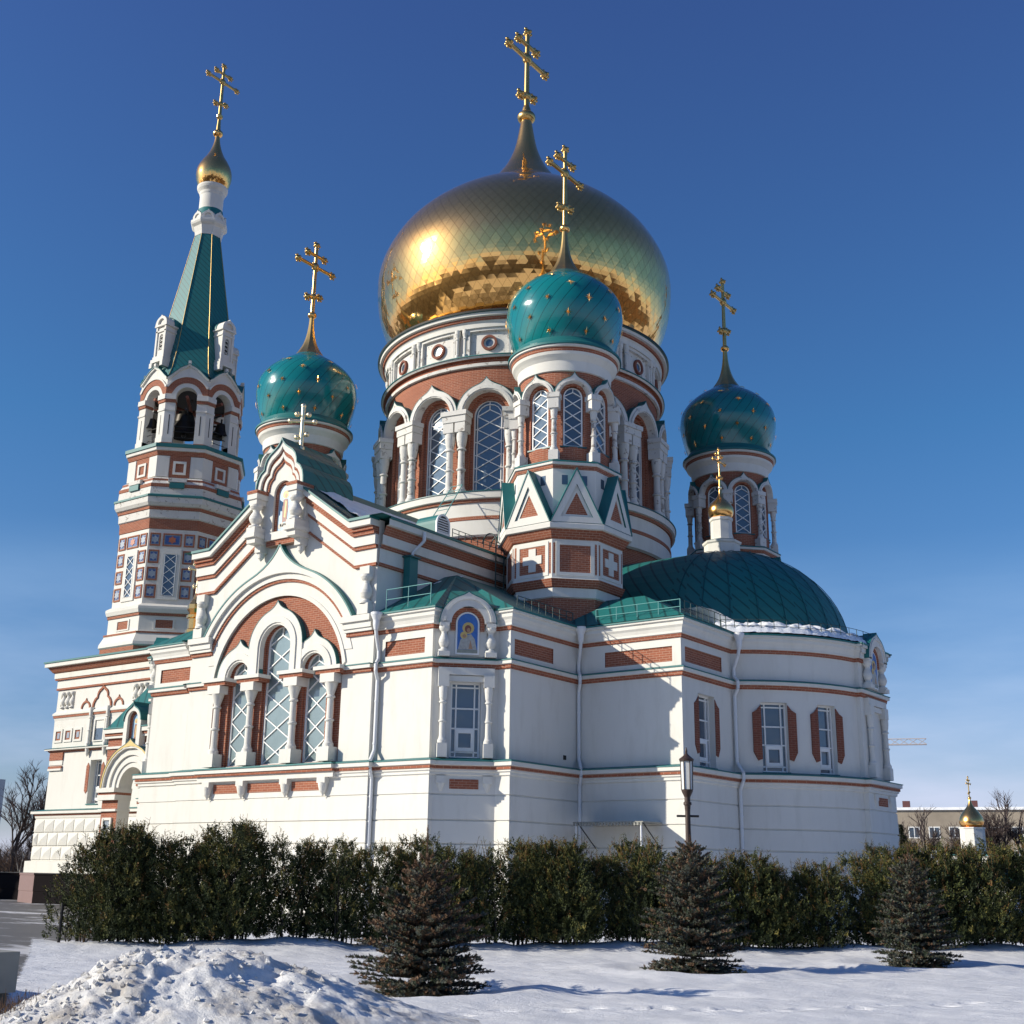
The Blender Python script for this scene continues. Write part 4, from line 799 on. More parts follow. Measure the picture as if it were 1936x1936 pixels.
    mb = MB(); mb.lathe(A_, -A_, [(a, b_, 'gold_old') for a, b_ in smoothprof([(.80, 25.34), (.52, 25.75), (.32, 26.2), (.2, 26.7), (.14, 27.2), (.12, 27.6)], 4)], 10, False); mb.ball((A_, -A_, 27.72), .24, 'gold', 14, 8, (1, 1, .8)); mb.build('spire', t, origin=(A_, -A_, 25.3))
    cross('cross', A_, -A_, 27.8, 4.15, t, 'gold_old')
    return t
CT = corner_tower()
for dx, dy in ((-2 * A_, 0), (0, 2 * A_), (-2 * A_, 2 * A_)): dup_tree(CT, CATH, (dx, dy, 0))

# ================================================================== west part: nave, bell tower, porch
TX = -26.9
np_ = [(-22.2, -4.6), (-9.6, -4.6)]
for p in (np_, [(-9.6, 4.6), (-22.2, 4.6)]):
    mb = MB(); mb.sweep(p, plinth); mb.sweep(p, [(0, 3.86, W)] + mid[:-1] + [(0, 7.36, W), (0, 8.9, W), (0, 10.4, B), (.1, 10.41, B), (.1, 10.55, W), (.15, 10.56, W), (.3, 10.9, W), (.35, 11.2, T), (.4, 11.21, T), (.4, 11.28, T)])
    mb.build('nave_wall', CATH, origin=(p[0][0], p[0][1], GZ))
roofm('roof', [[(-22.2, -5.05, 11.28), (-9, -5.05, 11.28), (-9, 0, 13.6), (-22.2, 0, 13.6)], [(-22.2, 0, 13.6), (-9, 0, 13.6), (-9, 5.05, 11.28), (-22.2, 5.05, 11.28)]])
mb = MB(); cxx, cyy = -8.95, -12.85
mb.lathe(cxx, cyy, [(.5, 9.3, T), (.42, 9.9, 'gold'), (.30, 10.15, 'gold'), (.30, 10.25, 'gold'), (.36, 10.3, 'gold'), (.36, 10.45, 'gold'), (.28, 10.5, 'gold'), (.28, 10.95, 'gold'), (.36, 11.0, 'gold'), (.36, 11.12, 'gold'), (.22, 11.16, 'gold'), (.36, 11.4, 'gold'), (.34, 11.6, 'gold'), (.18, 11.85, 'gold'), (.06, 12.15, 'gold')], 8, False)
o = mb.build('cupola', CATH, origin=(cxx, cyy, 9.8)); cross('cross', cxx, cyy, 12.1, 1.7, o, 'gold_sunlit')

# ---------- square base of the bell tower
hx, hy = 4.50, 4.40; sq = [(TX - hx, -hy), (TX + hx, -hy), (TX + hx, hy), (TX - hx, hy)]
mb = MB()
mb.sweep(sq, [(.55, -1.9, W), (.55, -.20, W), (.55, .42, W), (.30, .45, W), (.30, 2.80, W), (.34, 2.86, W), (.36, 2.98, B), (.4, 2.99, B), (.4, 3.07, W), (.55, 3.09, W), (.55, 3.24, T), (.58, 3.245, T), (0, 3.36, None)], True)
mb.sweep(sq, [(0, 6.66, B), (.10, 6.67, B), (.16, 6.76, W), (.30, 6.78, W), (.30, 6.86, T), (.34, 6.865, T), (0, 6.95, W), (.02, 8.55, W), (.06, 8.72, B), (.10, 8.73, B), (.10, 8.86, W), (.14, 8.87, W), (.14, 8.98, W), (0, 9.12, None)], True)
mb.sweep(sq, [(0, 10.40, B), (.10, 10.41, B), (.10, 10.52, W), (.08, 10.53, W), (.08, 11.0, B), (.2, 11.01, B), (.2, 11.1, W), (.24, 11.11, W), (.24, 11.42, B), (.34, 11.48, B), (.56, 11.76, W), (.70, 11.78, W), (.70, 12.0, T), (.76, 12.01, T), (.76, 12.1, T), (-.2, 12.35, None)], True)
for k in range(4):
    p, q = sq[k], sq[(k + 1) % 4]; f, L = frp(p, q); c = L / 2
    hs_ = [rect(c - .52, c + .52, 3.62, 6.1)] if k % 2 == 0 else []
    mb.prism(f, rect(0, L, 3.36, 6.66), 0, 0, W, holes=hs_)
    mb.prism(f, rect(0, L, 9.12, 10.4), 0, 0, W, holes=[rect(.35, 1.75, 9.3, 10.25), rect(L - 1.75, L - .35, 9.3, 10.25)])
    for a in (.35, L - 1.75): mb.prism(f, rect(a, a + 1.4, 9.3, 10.25)[::-1], 0, -.34, W, front=False); mb.prism(f, rect(a, a + 1.4, 9.3, 10.25), -.34, -.34, W)
    if hs_:
        mb.prism(f, hs_[0][::-1], 0, -.5, W, front=False)
        for sg in (-1, 1):
            x0, x1 = c + sg * .56, c + sg * .84; xm = (x0 + x1) / 2; P_ = [(x0, 4.35), (xm, 4.2), (x1, 4.35), (x1, 5.75), (xm, 5.95), (x0, 5.75)]; mb.prism(f, P_ if sg > 0 else P_[::-1], -.05, .03, B)
    # corner pilaster heads, row of coffers, outlined arches
    for a in (-.02, L - 1.28): mb.box(a, a + 1.3, 0, .08, 6.2, 6.655, B, f); mb.box(a, a + 1.3, 0, .05, 5.92, 6.197, W, f); mb.box(a, a + 1.3, 0, .1, 5.72, 5.86, B, f); mb.box(a, a + 1.3, 0, .12, 5.60, 5.717, W, f)
    for sd_ in (0, 1):
        for j in range(3):
            x0 = .15 + j * .95; x1 = x0 + .8
            if sd_: x0, x1 = L - x1, L - x0
            mb.prism(f, rect(x0, x1, 7.25, 8.05), 0, .06, W, holes=[rect(x0 + .15, x1 - .15, 7.38, 7.92)]); mb.prism(f, rect(x0 + .15, x1 - .15, 7.38, 7.92), 0, .012, B, holes=[rect(x0 + .27, x1 - .27, 7.48, 7.82)]); mb.prism(f, rect(x0 + .28, x1 - .28, 7.49, 7.81), 0, .03, 'tile_pale')
    hood(mb, f, c - 1.55, 9.15, .34, .45, .16, 0, 0, .06, B); hood(mb, f, c + 1.55, 9.15, .34, .45, .16, 0, 0, .06, B)
    lob = [(.92, 9.15), (.88, 9.42), (.72, 9.66), (.52, 9.78), (.50, 9.98), (.38, 10.16), (.18, 10.28), (0, 10.42)]
    def sl(k_): return [(c + x * k_, 9.15 + (z - 9.15) * (k_ if k_ == 1 else .87)) for x, z in lob]
    o, i = sl(1), sl(.85); o2 = [(2 * c - x, z) for x, z in o[:-1][::-1]]; i2 = [(2 * c - x, z) for x, z in i[:-1]]
    mb.prism(f, o + o2 + i2 + i[::-1], 0, .07, B)
    if k % 2 == 0:
        for sg in (-1, 1):
            x, y, _ = f(c + sg * .80, 0, .12); column(mb, x, y, 6.95, 9.15, .11, n=8, sq=1.3); mb.lathe(x, y, [(.03, 6.3, W), (.1, 6.45, W), (.16, 6.8, W), (.16, 6.95, W)], 8)
        mb.prism(f, rect(c - .52, c + .52, 7.15, 8.45), 0, .08, W, holes=[rect(c - .40, c + .40, 7.22, 8.38)]); mb.prism(f, rect(c - .40, c + .40, 7.22, 8.38), 0, .012, 'glass')
    # faceted stones of the plinth
    f2, L2 = f, L
    for row, z0 in enumerate((.52, 1.30, 2.06)):
        n = 10; wd = (L + .6) / n
        for j in range(n + (row % 2)):
            x0 = -.3 + wd * (j - .5 * (row % 2)) + .03; x1 = x0 + wd - .06; x0 = max(x0, -.28); x1 = min(x1, L + .28)
            if x1 - x0 < .2: continue
            z1 = z0 + .68; xm, zm = (x0 + x1) / 2, (z0 + z1) / 2
            V = [f(x0, z0, .30), f(x1, z0, .30), f(x1, z1, .30), f(x0, z1, .30), f(x0, z0, .36), f(x1, z0, .36), f(x1, z1, .36), f(x0, z1, .36), f(xm, zm, .47)]
            mb.add(V, [(0, 1, 5, 4), (1, 2, 6, 5), (2, 3, 7, 6), (3, 0, 4, 7), (4, 5, 8), (5, 6, 8), (6, 7, 8), (7, 4, 8)], W)
tb = mb.build('tower_base', CATH, origin=(TX, 0, GZ))
for k in (0, 2):
    f, L = frp(sq[k], sq[(k + 1) % 4]); gridwin('window', f, L / 2, .51, 3.62, 6.1, tb, -.42)
    for a in (.35, L - 1.75):
        for j in range(3): mb = MB(); x, y, _ = f(a + .24 + j * .46, 0, -.06); baluster(mb, x, y, 9.3, 10.25, .215, n=12); mb.build('baluster', tb, origin=(x, y, 9.3))
roofm('roof', [[(TX - 5.26, -5.16, 12.1), (TX + 5.26, -5.16, 12.1), (TX + 3.5, -3.4, 12.6), (TX - 3.5, -3.4, 12.6)], [(TX + 5.26, -5.16, 12.1), (TX + 5.26, 5.16, 12.1), (TX + 3.5, 3.4, 12.6), (TX + 3.5, -3.4, 12.6)], [(TX - 5.26, 5.16, 12.1), (TX - 5.26, -5.16, 12.1), (TX - 3.5, -3.4, 12.6), (TX - 3.5, 3.4, 12.6)], [(TX + 5.26, 5.16, 12.1), (TX - 5.26, 5.16, 12.1), (TX - 3.5, 3.4, 12.6), (TX + 3.5, 3.4, 12.6)]])

# ---------- octagonal bell tower
O8 = rad(22.5); c8 = cos(O8); s8 = sin(O8)
mb = MB(); WW = 'white_worn'
mb.lathe(TX, 0, [(4.2, 11.9, B), (4.2, 12.72, W), (4.32, 12.80, W), (4.30, 12.98, W), (4.05, 13.45, W), (4.05, 13.5, B), (4.08, 13.51, B), (4.08, 13.62, W), (3.87, 13.66, W), (3.87, 14.6, B), (3.95, 14.61, B), (3.95, 14.76, W), (4.02, 14.78, W), (4.1, 15.0, W), (4.1, 15.15, W), (3.85, 15.3, W), (3.75, 15.35, W), (3.75, 20.0, B), (3.80, 20.02, B), (3.82, 20.64, WW), (3.92, 20.70, WW), (3.94, 21.18, B), (4.0, 21.2, B), (4.0, 21.38, WW), (4.12, 21.42, WW), (4.24, 21.6, WW), (4.26, 21.93, T), (4.32, 21.94, T), (4.32, 22.06, T), (4.08, 22.16, WW), (4.05, 22.62, B), (4.08, 22.63, B), (4.08, 22.84, WW), (4.02, 22.86, WW), (3.9, 23.06, B), (3.9, 23.2, WW), (3.75, 23.3, W), (3.60, 23.36, W), (3.60, 24.78, B), (3.68, 24.8, B), (3.76, 25.06, W), (3.86, 25.08, W), (3.88, 25.27, T), (3.96, 25.28, T), (3.96, 25.5, T), (3.2, 25.68, 'stone_grey'), (.1, 25.7, 'stone_grey')], 8, False, O8)
for k in range(8):
    fr = Fr(TX, 0, rad(45 * k), 3.75 * c8)
    mb.prism(fr, rect(-.60, .60, 15.62, 18.76), 0, .07, W, holes=[rect(-.40, .40, 15.84, 18.46)]); mb.prism(fr, rect(-.4, .4, 15.84, 18.46), 0, .02, W, holes=[rect(-.36, .36, 15.86, 18.42)])
    f2 = Fr(TX, 0, rad(45 * k), 3.87 * c8); mb.prism(f2, rect(-.62, .62, 13.78, 14.44), 0, .05, W, holes=[rect(-.5, .5, 13.86, 14.36)]); mb.prism(f2, rect(-.5, .5, 13.86, 14.36), 0, .01, B)
    f3 = Fr(TX, 0, rad(45 * k), 3.60 * c8); hs_ = 3.60 * s8
    mb.prism(f3, rect(-.62, .62, 23.36, 24.9), 0, .03, B); mb.prism(f3, rect(-.40, .40, 23.56, 24.42), 0, .1, W, holes=[rect(-.25, .25, 23.70, 24.28)])
    for sg in (-1, 1): mb.prism(f3, rect(*sorted((sg * .66, sg * (hs_ + .03))), 23.40, 24.74), 0, .07, W)
    f4 = Fr(TX, 0, rad(45 * k), 4.05 * c8); mb.prism(f4, rect(-.45, .45, 22.55, 22.9), 0, .12, T); mb.prism(f4, rect(-.55, .55, 22.95, 23.2), -.2, .1, WW)
    # belfry wall with arch and ogee gable
    R5 = 3.36; f5 = Fr(TX, 0, rad(45 * k), R5 * c8); h5 = R5 * s8 - .002
    def og(x): a = abs(x) / h5; return 30.98 - .62 * (a ** .8) if a < .95 else 30.42
    G_ = [(-h5, 25.7), (h5, 25.7), (h5, 30.10)] + [(h5 * (1 - j / 8) * 1.0, 30.10 + .88 * (sin(pi / 2 * j / 8)) ** 1.25) for j in range(1, 9)] + [(-h5 * j / 8, 30.10 + .88 * (sin(pi / 2 * (8 - j) / 8)) ** 1.25) for j in range(1, 8)] + [(-h5, 30.10)]
    G_ = [(x, z + (.10 if abs(x) < .02 else 0)) for x, z in G_]
    mb.prism(f5, G_, -.62, 0, W, holes=[arch(0, .66, 25.72, 28.86)], back=True)
    def wave(r, z0): return [(h5 * (1 - j / 12) , max(z0, 28.86 + sqrt(max(r * r - (h5 * (1 - j / 12)) ** 2, 0)))) for j in range(25)]
    up, dn = wave(1.32, 29.45), wave(.93, 29.02)
    mb.prism(f5, up + dn[::-1], 0, .035, B); mb.prism(f5, [(x, z) for x, z in wave(1.42, 29.58)] + up[::-1], 0, .09, W)
    o, i = [(x, z) for x, z in G_[2:]], [(x * .97, z - .12) for x, z in G_[2:]]; mb.prism(f5, o + i[::-1], 0, .12, W); o2 = [(x, z + .045) for x, z in G_[2:]]; mb.prism(f5, o2 + o[::-1], -.3, .16, T)
    mb.box(-.09, .09, -.1, .14, 31.0, 31.3, W, f5)
    for sg in (-1, 1):
        a, b_ = sorted((sg * .64, sg * (h5 + .06))); mb.box(a, b_, -.6, .12, 28.62, 28.94, W, f5); mb.box(a, b_, -.58, .06, 28.42, 28.617, B, f5); mb.box(a, b_, -.55, .05, 27.86, 27.97, W, f5)
        a, b_ = sorted((sg * .66, sg * (h5 + .02))); mb.box(a, b_, -.5, .04, 25.72, 26.1, W, f5); mb.box(a, b_, -.5, .08, 25.6, 25.717, B, f5)
        mb.prism(f5, rect(*sorted((sg * .93, sg * .99)), 26.3, 27.6), 0, .004, 'dark')
bt = mb.build('bell_tower', CATH, origin=(TX, 0, 12))
fr = Fr(TX, 0, 0, 3.75 * c8)
o = lattice('window', fr, 0, .37, 15.86, 18.44, bt, .02, 'glass', 4, .04, arched=False); ring_copies(o, [rad(45 * k) for k in range(1, 8)], TX, 0)
tl = []
for (x0, x1, z0, z1) in [(-1.33, -.70, 18.93, 19.74), (-.56, .56, 18.93, 19.74), (.70, 1.33, 18.93, 19.74)] + [(sg * .70 if sg > 0 else -1.33, 1.33 if sg > 0 else -.70, z, z + .82) for sg in (-1, 1) for z in (17.86, 16.78, 15.70)]:
    mb = MB(); mb.prism(fr, rect(x0, x1, z0, z1), 0, .05, B, holes=[rect(x0 + .08, x1 - .08, z0 + .09, z1 - .09)]); mb.prism(fr, rect(x0 + .08, x1 - .08, z0 + .09, z1 - .09), 0, .015, 'tile_pale'); xm, zm = (x0 + x1) / 2, (z0 + z1) / 2
    mb.prism(fr, rect(x0 + .14, x1 - .14, z0 + .15, z1 - .15), 0, .03, 'tile_blue'); mb.prism(fr, [(xm + .17 * (1 + .5 * (q % 2)) * cos(pi * q / 6), zm + .17 * (1 + .5 * (q % 2)) * sin(pi * q / 6)) for q in range(12)], 0, .05, 'tile_orange' if (x1 - x0) > 1 else 'tile_pale')
    tl.append(mb.build('glazed_tile', bt, origin=fr(xm, z0, 0)))
for o in tl: ring_copies(o, [rad(45 * k) for k in (1, 2, 7)], TX, 0)
# tent roof
mb = MB(); SP = [(3.25, 30.35), (2.95, 31.0), (2.68, 32.0), (2.40, 33.4), (2.02, 35.6), (1.5, 38.4), (.88, 41.8)]
mb.lathe(TX, 0, [(a, b_, 'teal_shingle') for a, b_ in SP], 8, False, O8)
ts = mb.build('tent_roof', bt, origin=(TX, 0, 30.4)); mb = MB()
for k in range(8):
    A = O8 + rad(45 * k); 
    for (a, z), (a2, z2) in zip(SP, SP[1:]): mb.tube((TX + a * sin(A), -a * cos(A), z), (TX + a2 * sin(A), -a2 * cos(A), z2), .026, 'gold_old', n=5)
mb.build('ridges', ts)
def dormer():
    f = Fr(TX, 0, 0, 2.35); mb = MB(); w_ = .46
    mb.prism(f, keel(0, w_ + .1, 34.15, .12) + [(-w_ - .1, 34.1), (w_ + .1, 34.1)], .1, .75, W, holes=[arch(0, .3, 34.14, 34.25)]); mb.prism(f, arch(0, .31, 34.12, 34.25), .2, .62, W)
    mb.prism(f, rect(-w_, w_, 31.9, 34.1), -1.0, .62, W, holes=[arch(0, .17, 32.35, 33.3)]); mb.prism(f, arch(0, .17, 32.35, 33.3), .5, .53, 'dark')
    for j in range(4): bars(mb, f, (-.17, 32.4 + j * .28), (.17, 32.6 + j * .28), .035, .53, .58, W); bars(mb, f, (.17, 32.4 + j * .28), (-.17, 32.6 + j * .28), .035, .53, .582, W)
    mb.box(-w_ - .12, w_ + .12, -.9, .76, 34.0, 34.12, W, f); mb.box(-w_ - .06, w_ + .06, -.8, .70, 33.62, 33.72, W, f); mb.box(-w_ - .08, w_ + .08, -.3, .74, 31.7, 31.9, W, f); mb.box(-w_ - .16, w_ + .16, -.2, .82, 31.45, 31.697, W, f)
    for sg in (-1, 1): mb.box(*sorted((sg * (w_ - .12), sg * (w_ + .03))), .62, .70, 31.9, 33.98, W, f); mb.box(*sorted((sg * (w_ - .06), sg * (w_ + .20))), .3, .86, 31.1, 31.447, W, f)
    mb.prism(f, keel(0, w_ + .14, 34.15, .14) + [(-w_ - .14, 34.1), (w_ + .14, 34.1)], -1.2, .1, T)
    return mb.build('dormer', bt, origin=f(0, 31.4, 0))
o = dormer(); ring_copies(o, [rad(90), rad(180), rad(270)], TX, 0)
mb = MB(); mb.lathe(TX, 0, [(.92, 41.7, W), (.95, 41.95, W), (1.05, 42.35, W), (1.22, 42.5, W), (1.28, 42.62, W), (1.28, 42.8, W), (1.15, 42.86, W), (.95, 43.3, W)], 8, False, O8)
for k in range(8):
    f = Fr(TX, 0, rad(45 * k), 1.12 * c8); mb.prism(f, keel(0, .40, 42.95, .14) + [(-.40, 42.8), (.40, 42.8)], -.35, .06, W, holes=[arch(0, .24, 42.84, 42.95)]); mb.prism(f, arch(0, .25, 42.82, 42.95), -.1, -.02, W)
mb.lathe(TX, 0, [(1.0, 43.1, T), (.84, 43.75, T), (.84, 43.8, W), (.80, 43.85, W), (.80, 44.9, W), (.82, 44.95, W), (.84, 45.0, W), (.86, 45.15, W), (1.0, 45.35, W), (1.05, 45.5, W), (1.05, 45.62, 'gold_old'), (.9, 45.7, 'gold_old')], 32)
nk = mb.build('neck', bt, origin=(TX, 0, 41.8)); mb = MB()
mb.lathe(TX, 0, [(a, b_, 'gold_tiles') for a, b_ in smoothprof([(.95, 45.66), (1.12, 46.05), (1.22, 46.55), (1.16, 47.1), (.92, 47.65), (.62, 48.15), (.38, 48.7), (.22, 49.3), (.15, 49.9)], 5)], 48, True, uvs=True)
gd2 = mb.build('gold_dome', bt, origin=(TX, 0, 45.7)); mb = MB(); mb.ball((TX, 0, 50.05), .36, 'gold', 14, 8, (1, 1, .8)); mb.lathe(TX, 0, [(.16, 50.3, 'gold_old'), (.11, 51.2, 'gold_old'), (.22, 51.35, 'gold'), (.24, 51.5, 'gold'), (.1, 51.65, 'gold')], 10); mb.build('knob', bt, origin=(TX, 0, 50))
cross('cross', TX, 0, 51.45, 4.35, bt, 'gold_old')
# bells, each hanging in its own arch
def bell(x, y, z, r, label):
    mb = MB(); mb.lathe(x, y, [(r, z, 'bell_metal'), (r * .97, z + .06 * r, 'bell_metal'), (r * .80, z + .35 * r, 'bell_metal'), (r * .62, z + .8 * r, 'bell_metal'), (r * .54, z + 1.25 * r, 'bell_metal'), (r * .42, z + 1.5 * r, 'bell_metal'), (.05, z + 1.58 * r, 'bell_metal')], 24)
    mb.lathe(x, y, [(r * .9, z + .02, 'dark'), (.02, z + r, 'dark')], 16); mb.tube((x, y, z + 1.5 * r), (x, y, z + 1.5 * r + .35), .06, 'iron'); o = mb.build('bell', None, origin=(x, y, z + 1.6 * r)); tag(o, label, 'bell', 'bells hanging in the belfry')
    mb = MB(); mb.ball((x, y, z + .05), r * .16, 'iron'); mb.tube((x, y, z + r), (x, y, z), .03, 'iron'); mb.build('clapper', o)
bell(TX - .72, -2.45, 27.1, .50, "small grey bell hanging in the sunlit left arch of the belfry")
bell(TX + 1.0, -1.25, 26.75, 1.05, "largest black bell filling the middle arch of the belfry")
bell(TX + 2.35, .62, 26.9, .62, "dark bell hanging in the right arch of the belfry")
mb = MB()
for a in (0, 45, 90, 135): 
    A = rad(a); mb.tube((TX - 3.0 * sin(A), 3.0 * cos(A), 28.1), (TX + 3.0 * sin(A), -3.0 * cos(A), 28.1), .07, 'iron'); mb.tube((TX - 3.0 * sin(A), 3.0 * cos(A), 28.9), (TX + 3.0 * sin(A), -3.0 * cos(A), 28.9), .11, 'brick_dark')
mb.build('bell_beams', bt, origin=(TX, 0, 28))
mb = MB()
for k in range(8):
    A, B2 = rad(45 * k - 22.5), rad(45 * k + 22.5)
    for z in (26.2, 26.6, 26.95): mb.tube((TX + 3.0 * sin(A), -3.0 * cos(A), z), (TX + 3.0 * sin(B2), -3.0 * cos(B2), z), .025, 'iron', n=5)
mb.lathe(TX, 0, [(2.9, 29.6, 'dark'), (.1, 29.8, 'dark')], 8, False, O8); mb.build('belfry_rail', bt, origin=(TX, 0, 26))

# ---------- south porch
px0, px1, pyf, pyb = -20.3, -15.7, -8.5, -5.3; pc = -18.0
mb = MB(); F = Fr(pc, pyf, 0); D = lambda a, b_, z0, z1, d, m, d0=0: mb.box(a, b_, d0, d, z0, z1, m, F)
mb.prism(F, rect(-2.3, 2.3, -1.7, 6.9), -.75, 0, B, holes=[arch(0, 1.0, -1.69, 4.03, 16)], side=W)
for r0, r1, d, m in ((1.0, 1.25, .06, W), (1.25, 1.45, .13, W), (1.45, 1.6, .1, W), (1.6, 1.95, .2, W)): mb.prism(F, [(r1 * cos(pi * k / 24), 4.03 + r1 * sin(pi * k / 24)) for k in range(25)] + [(-r0 * cos(pi * k / 24), 4.03 + r0 * sin(pi * k / 24)) for k in range(25)], 0, d, m)
hood(mb, F, 0, 4.03, 1.95, 2.07, .26, 0, 0, .34, W); hood(mb, F, 0, 4.03, 2.03, 2.11, .28, 0, 0, .37, 'icon_gold', 'teal_dark')
for sg in (-1, 1):
    a, b_ = sorted((sg * .96, sg * 2.42)); D(a, b_, 3.8, 4.03, .34, W, -.78); D(a, b_, 3.68, 3.797, .22, B, -.76); D(a, b_, 3.42, 3.677, .26, W, -.76); D(a, b_, 2.86, 2.98, .14, W, -.76)
    a, b_ = sorted((sg * 1.0, sg * 2.32)); D(a, b_, -1.7, .45, .12, W); mb.prism(F, rect(*sorted((sg * 1.3, sg * 2.05)), 1.5, 2.55), 0, .1, W, holes=[rect(*sorted((sg * 1.42, sg * 1.93)), 1.64, 2.42)]); mb.prism(F, rect(*sorted((sg * 1.42, sg * 1.93)), 1.64, 2.42), 0, .02, 'tile_pale')
    a, b_ = sorted((sg * .68, sg * 2.3)); D(a, b_, 6.02, 6.14, .1, W); D(a + .15, b_ - .15 if sg < 0 else b_, 5.25, 5.42, .05, W)
    a, b_ = sorted((sg * .66, sg * 2.4)); D(a, b_, 6.55, 6.67, .16, W); D(a, b_, 6.673, 6.80, .2, B); D(a, b_, 6.803, 7.02, .3, W); D(a, b_, 7.023, 7.08, .35, T)
kz = keel(0, .68, 7.35, .22); mb.prism(F, [(-.68, 5.95), (.68, 5.95)] + kz, -.6, .36, W, holes=[arch(0, .40, 6.0, 7.45)]); mb.prism(F, arch(0, .41, 6.0, 7.45), .0, .2, B, holes=[arch(0, .31, 6.0, 7.45)])
mb.prism(F, keel(0, .76, 7.35, .24) + [(-.76, 7.0), (.76, 7.0)], -1.9, -.6, T); mb.prism(F, keel(0, .74, 7.35, .24) + kz[::-1], -.6, .42, T)
fw = Fr(px0, (pyf + pyb) / 2, rad(-90)); mb.prism(fw, rect(-1.5, 1.5, -1.7, 6.9), -.6, 0, W, holes=[arch(0, .85, -1.69, 3.9)], back=True)
fe = Fr(px1, (pyf + pyb) / 2, rad(90)); mb.prism(fe, rect(-1.6, .8, -1.7, 6.9), -.6, 0, W, back=True)
po = mb.build('porch', CATH, origin=(pc, pyf, -1.7)); figure_icon('icon', F, 0, .30, 6.05, 7.72, po, .1, 'icon_sky', True)
roofm('roof', [[(px0 - .2, pyf - .1, 7.05), (px1 + .2, pyf - .1, 7.05), (px1 + .2, -4.65, 11.2), (px0 - .2, -4.65, 11.2)], [(px0 - .2, pyf - .1, 7.05), (px0 - .2, -4.65, 11.2), (px0 - .2, -4.65, 7.05)]], parent=po)

# ================================================================== GROUND AND SURROUNDINGS
from mathutils import noise as mn
def fbm(x, y, z=0., o=4): return mn.fractal(Vector((x, y, z)), .9, 2.1, o)
CAMX, CAMY = 35.1, -48.7
FOOT = [(24.6 + .34 * k + (.09 if k % 2 else -.09), -36.6 + .50 * k + .5 * sin(k * .5)) for k in range(16)] + [(27.6 + .52 * k, -36.4 + .30 * k + (.10 if k % 2 else -.10) + .3 * sin(k * .6)) for k in range(12)]
def terrain(x, y):
    z = GZ + .06 * fbm(x * .12, y * .12) + .026 * fbm(x * .9, y * .9, 3) + .012 * fbm(x * 3.1, y * 3.1, 8)
    # drift along the hedge
    d = ((x - 10.9) * 15.7 - (y + 31.7) * 15.3) / 21.92           # distance in front of the hedge line (towards the camera)
    u = ((x - 10.9) * 15.3 + (y + 31.7) * 15.7) / 21.92
    z += (.20 + .16 * fbm(u * .35, 2.)) * math.exp(-((d - .2) / 1.5) ** 2) * (1 if -1 < u < 40 else 0)
    # trodden path between the small spruces
    e = (x - 22.9) * .93 - (y + 31.2) * .37; f2 = (x - 22.9) * .37 + (y + 31.2) * .93
    # hollows round the spruces and rut in front of the first
    for sx, sy, r, dp in ((22.7, -33.8, 1.0, .10), (23.5, -26.9, 1.0, .08), (26.1, -22.2, .9, .06)):
        q = math.hypot(x - sx, y - sy) / r; z += -dp * math.exp(-q * q) + .07 * math.exp(-((q - 1.75) / .45) ** 2)
    for fx, fy in FOOT:
        q = (x - fx) ** 2 + (y - fy) ** 2
        if q < .12: z += -.10 * math.exp(-q / .012) + .02 * math.exp(-((math.sqrt(q) - .2) / .06) ** 2)
    v = (x * .83 + y * .56); w2 = (-x * .56 + y * .83)             # view-aligned rut to the right of the first spruce
    z -= .16 * math.exp(-((w2 + 40.1 - .35 * math.sin(v * .8)) / .42) ** 2) * (1 if False else 1 / (1 + math.exp(-(v - 0.4) * 2)) / (1 + math.exp((v - 4.2) * 1.6)))
    return z
def grid(name, x0, x1, y0, y1, st, fn, mat, keep=None, sub=None):
    nx, ny = int((x1 - x0) / st), int((y1 - y0) / st); mb = MB(); idx = {}; vs = []; fs = []
    for j in range(ny + 1):
        for i in range(nx + 1): x = x0 + (x1 - x0) * i / nx; y = y0 + (y1 - y0) * j / ny; vs.append((x, y, fn(x, y)))
    for j in range(ny):
        for i in range(nx):
            if keep and not keep(x0 + (i + .5) * st, y0 + (j + .5) * st): continue
            fs.append((j * (nx + 1) + i, j * (nx + 1) + i + 1, (j + 1) * (nx + 1) + i + 1, (j + 1) * (nx + 1) + i))
    mb.add(vs, fs, mat, True); return mb.build(name, None, origin=(0, 0, 0))
def lawn_side(x, y):                                                # > 0 on the snowy lawn, < 0 on the plaza to the west
    return (x - 21.8) * 8.1 + (y + 40.0) * 13.0 if y < -31.9 else 1
def in_lawn(x, y):
    # border from the pedestal to the west end of the hedge, then along the back of the hedge
    a = (x - 22.2) * (-31.6 + 40.4) - (y + 40.4) * (9.6 - 22.2)
    return a
mb = MB(); mb.add([(-900, -900, GZ - .06), (900, -900, GZ - .06), (900, 900, GZ - .06), (-900, 900, GZ - .06)], [(0, 1, 2, 3)], 'snow'); o = mb.build('ground', None, origin=(0, 0, 0)); tag(o, kind='structure')
def tfun(x, y):
    e = min(x - 7.0, 46. - x, y + 55., -6. - y); return terrain(x, y) if e > 1 else GZ - .07 + (terrain(x, y) - GZ + .07) * max(0, e)
o = grid('snow_field', 7, 46, -55, -6, .08, tfun, 'snow', keep=lambda x, y: in_lawn(x, y) > 0 and (x - CAMX) * -.567 + (y - CAMY) * .773 > 3); tag(o, kind='structure')
mb = MB(); zp = GZ - .02; mb.add([(22.2, -40.4, zp), (9.6, -31.6, zp), (5.0, -24, zp), (-30, 5, zp), (-130, 60, zp), (-150, -60, zp), (12, -60, zp), (30.3, -46.06, zp)], [tuple(range(8))[::-1]], 'asphalt_ice'); o = mb.build('plaza', None, origin=(0, 0, 0)); tag(o, kind='structure')

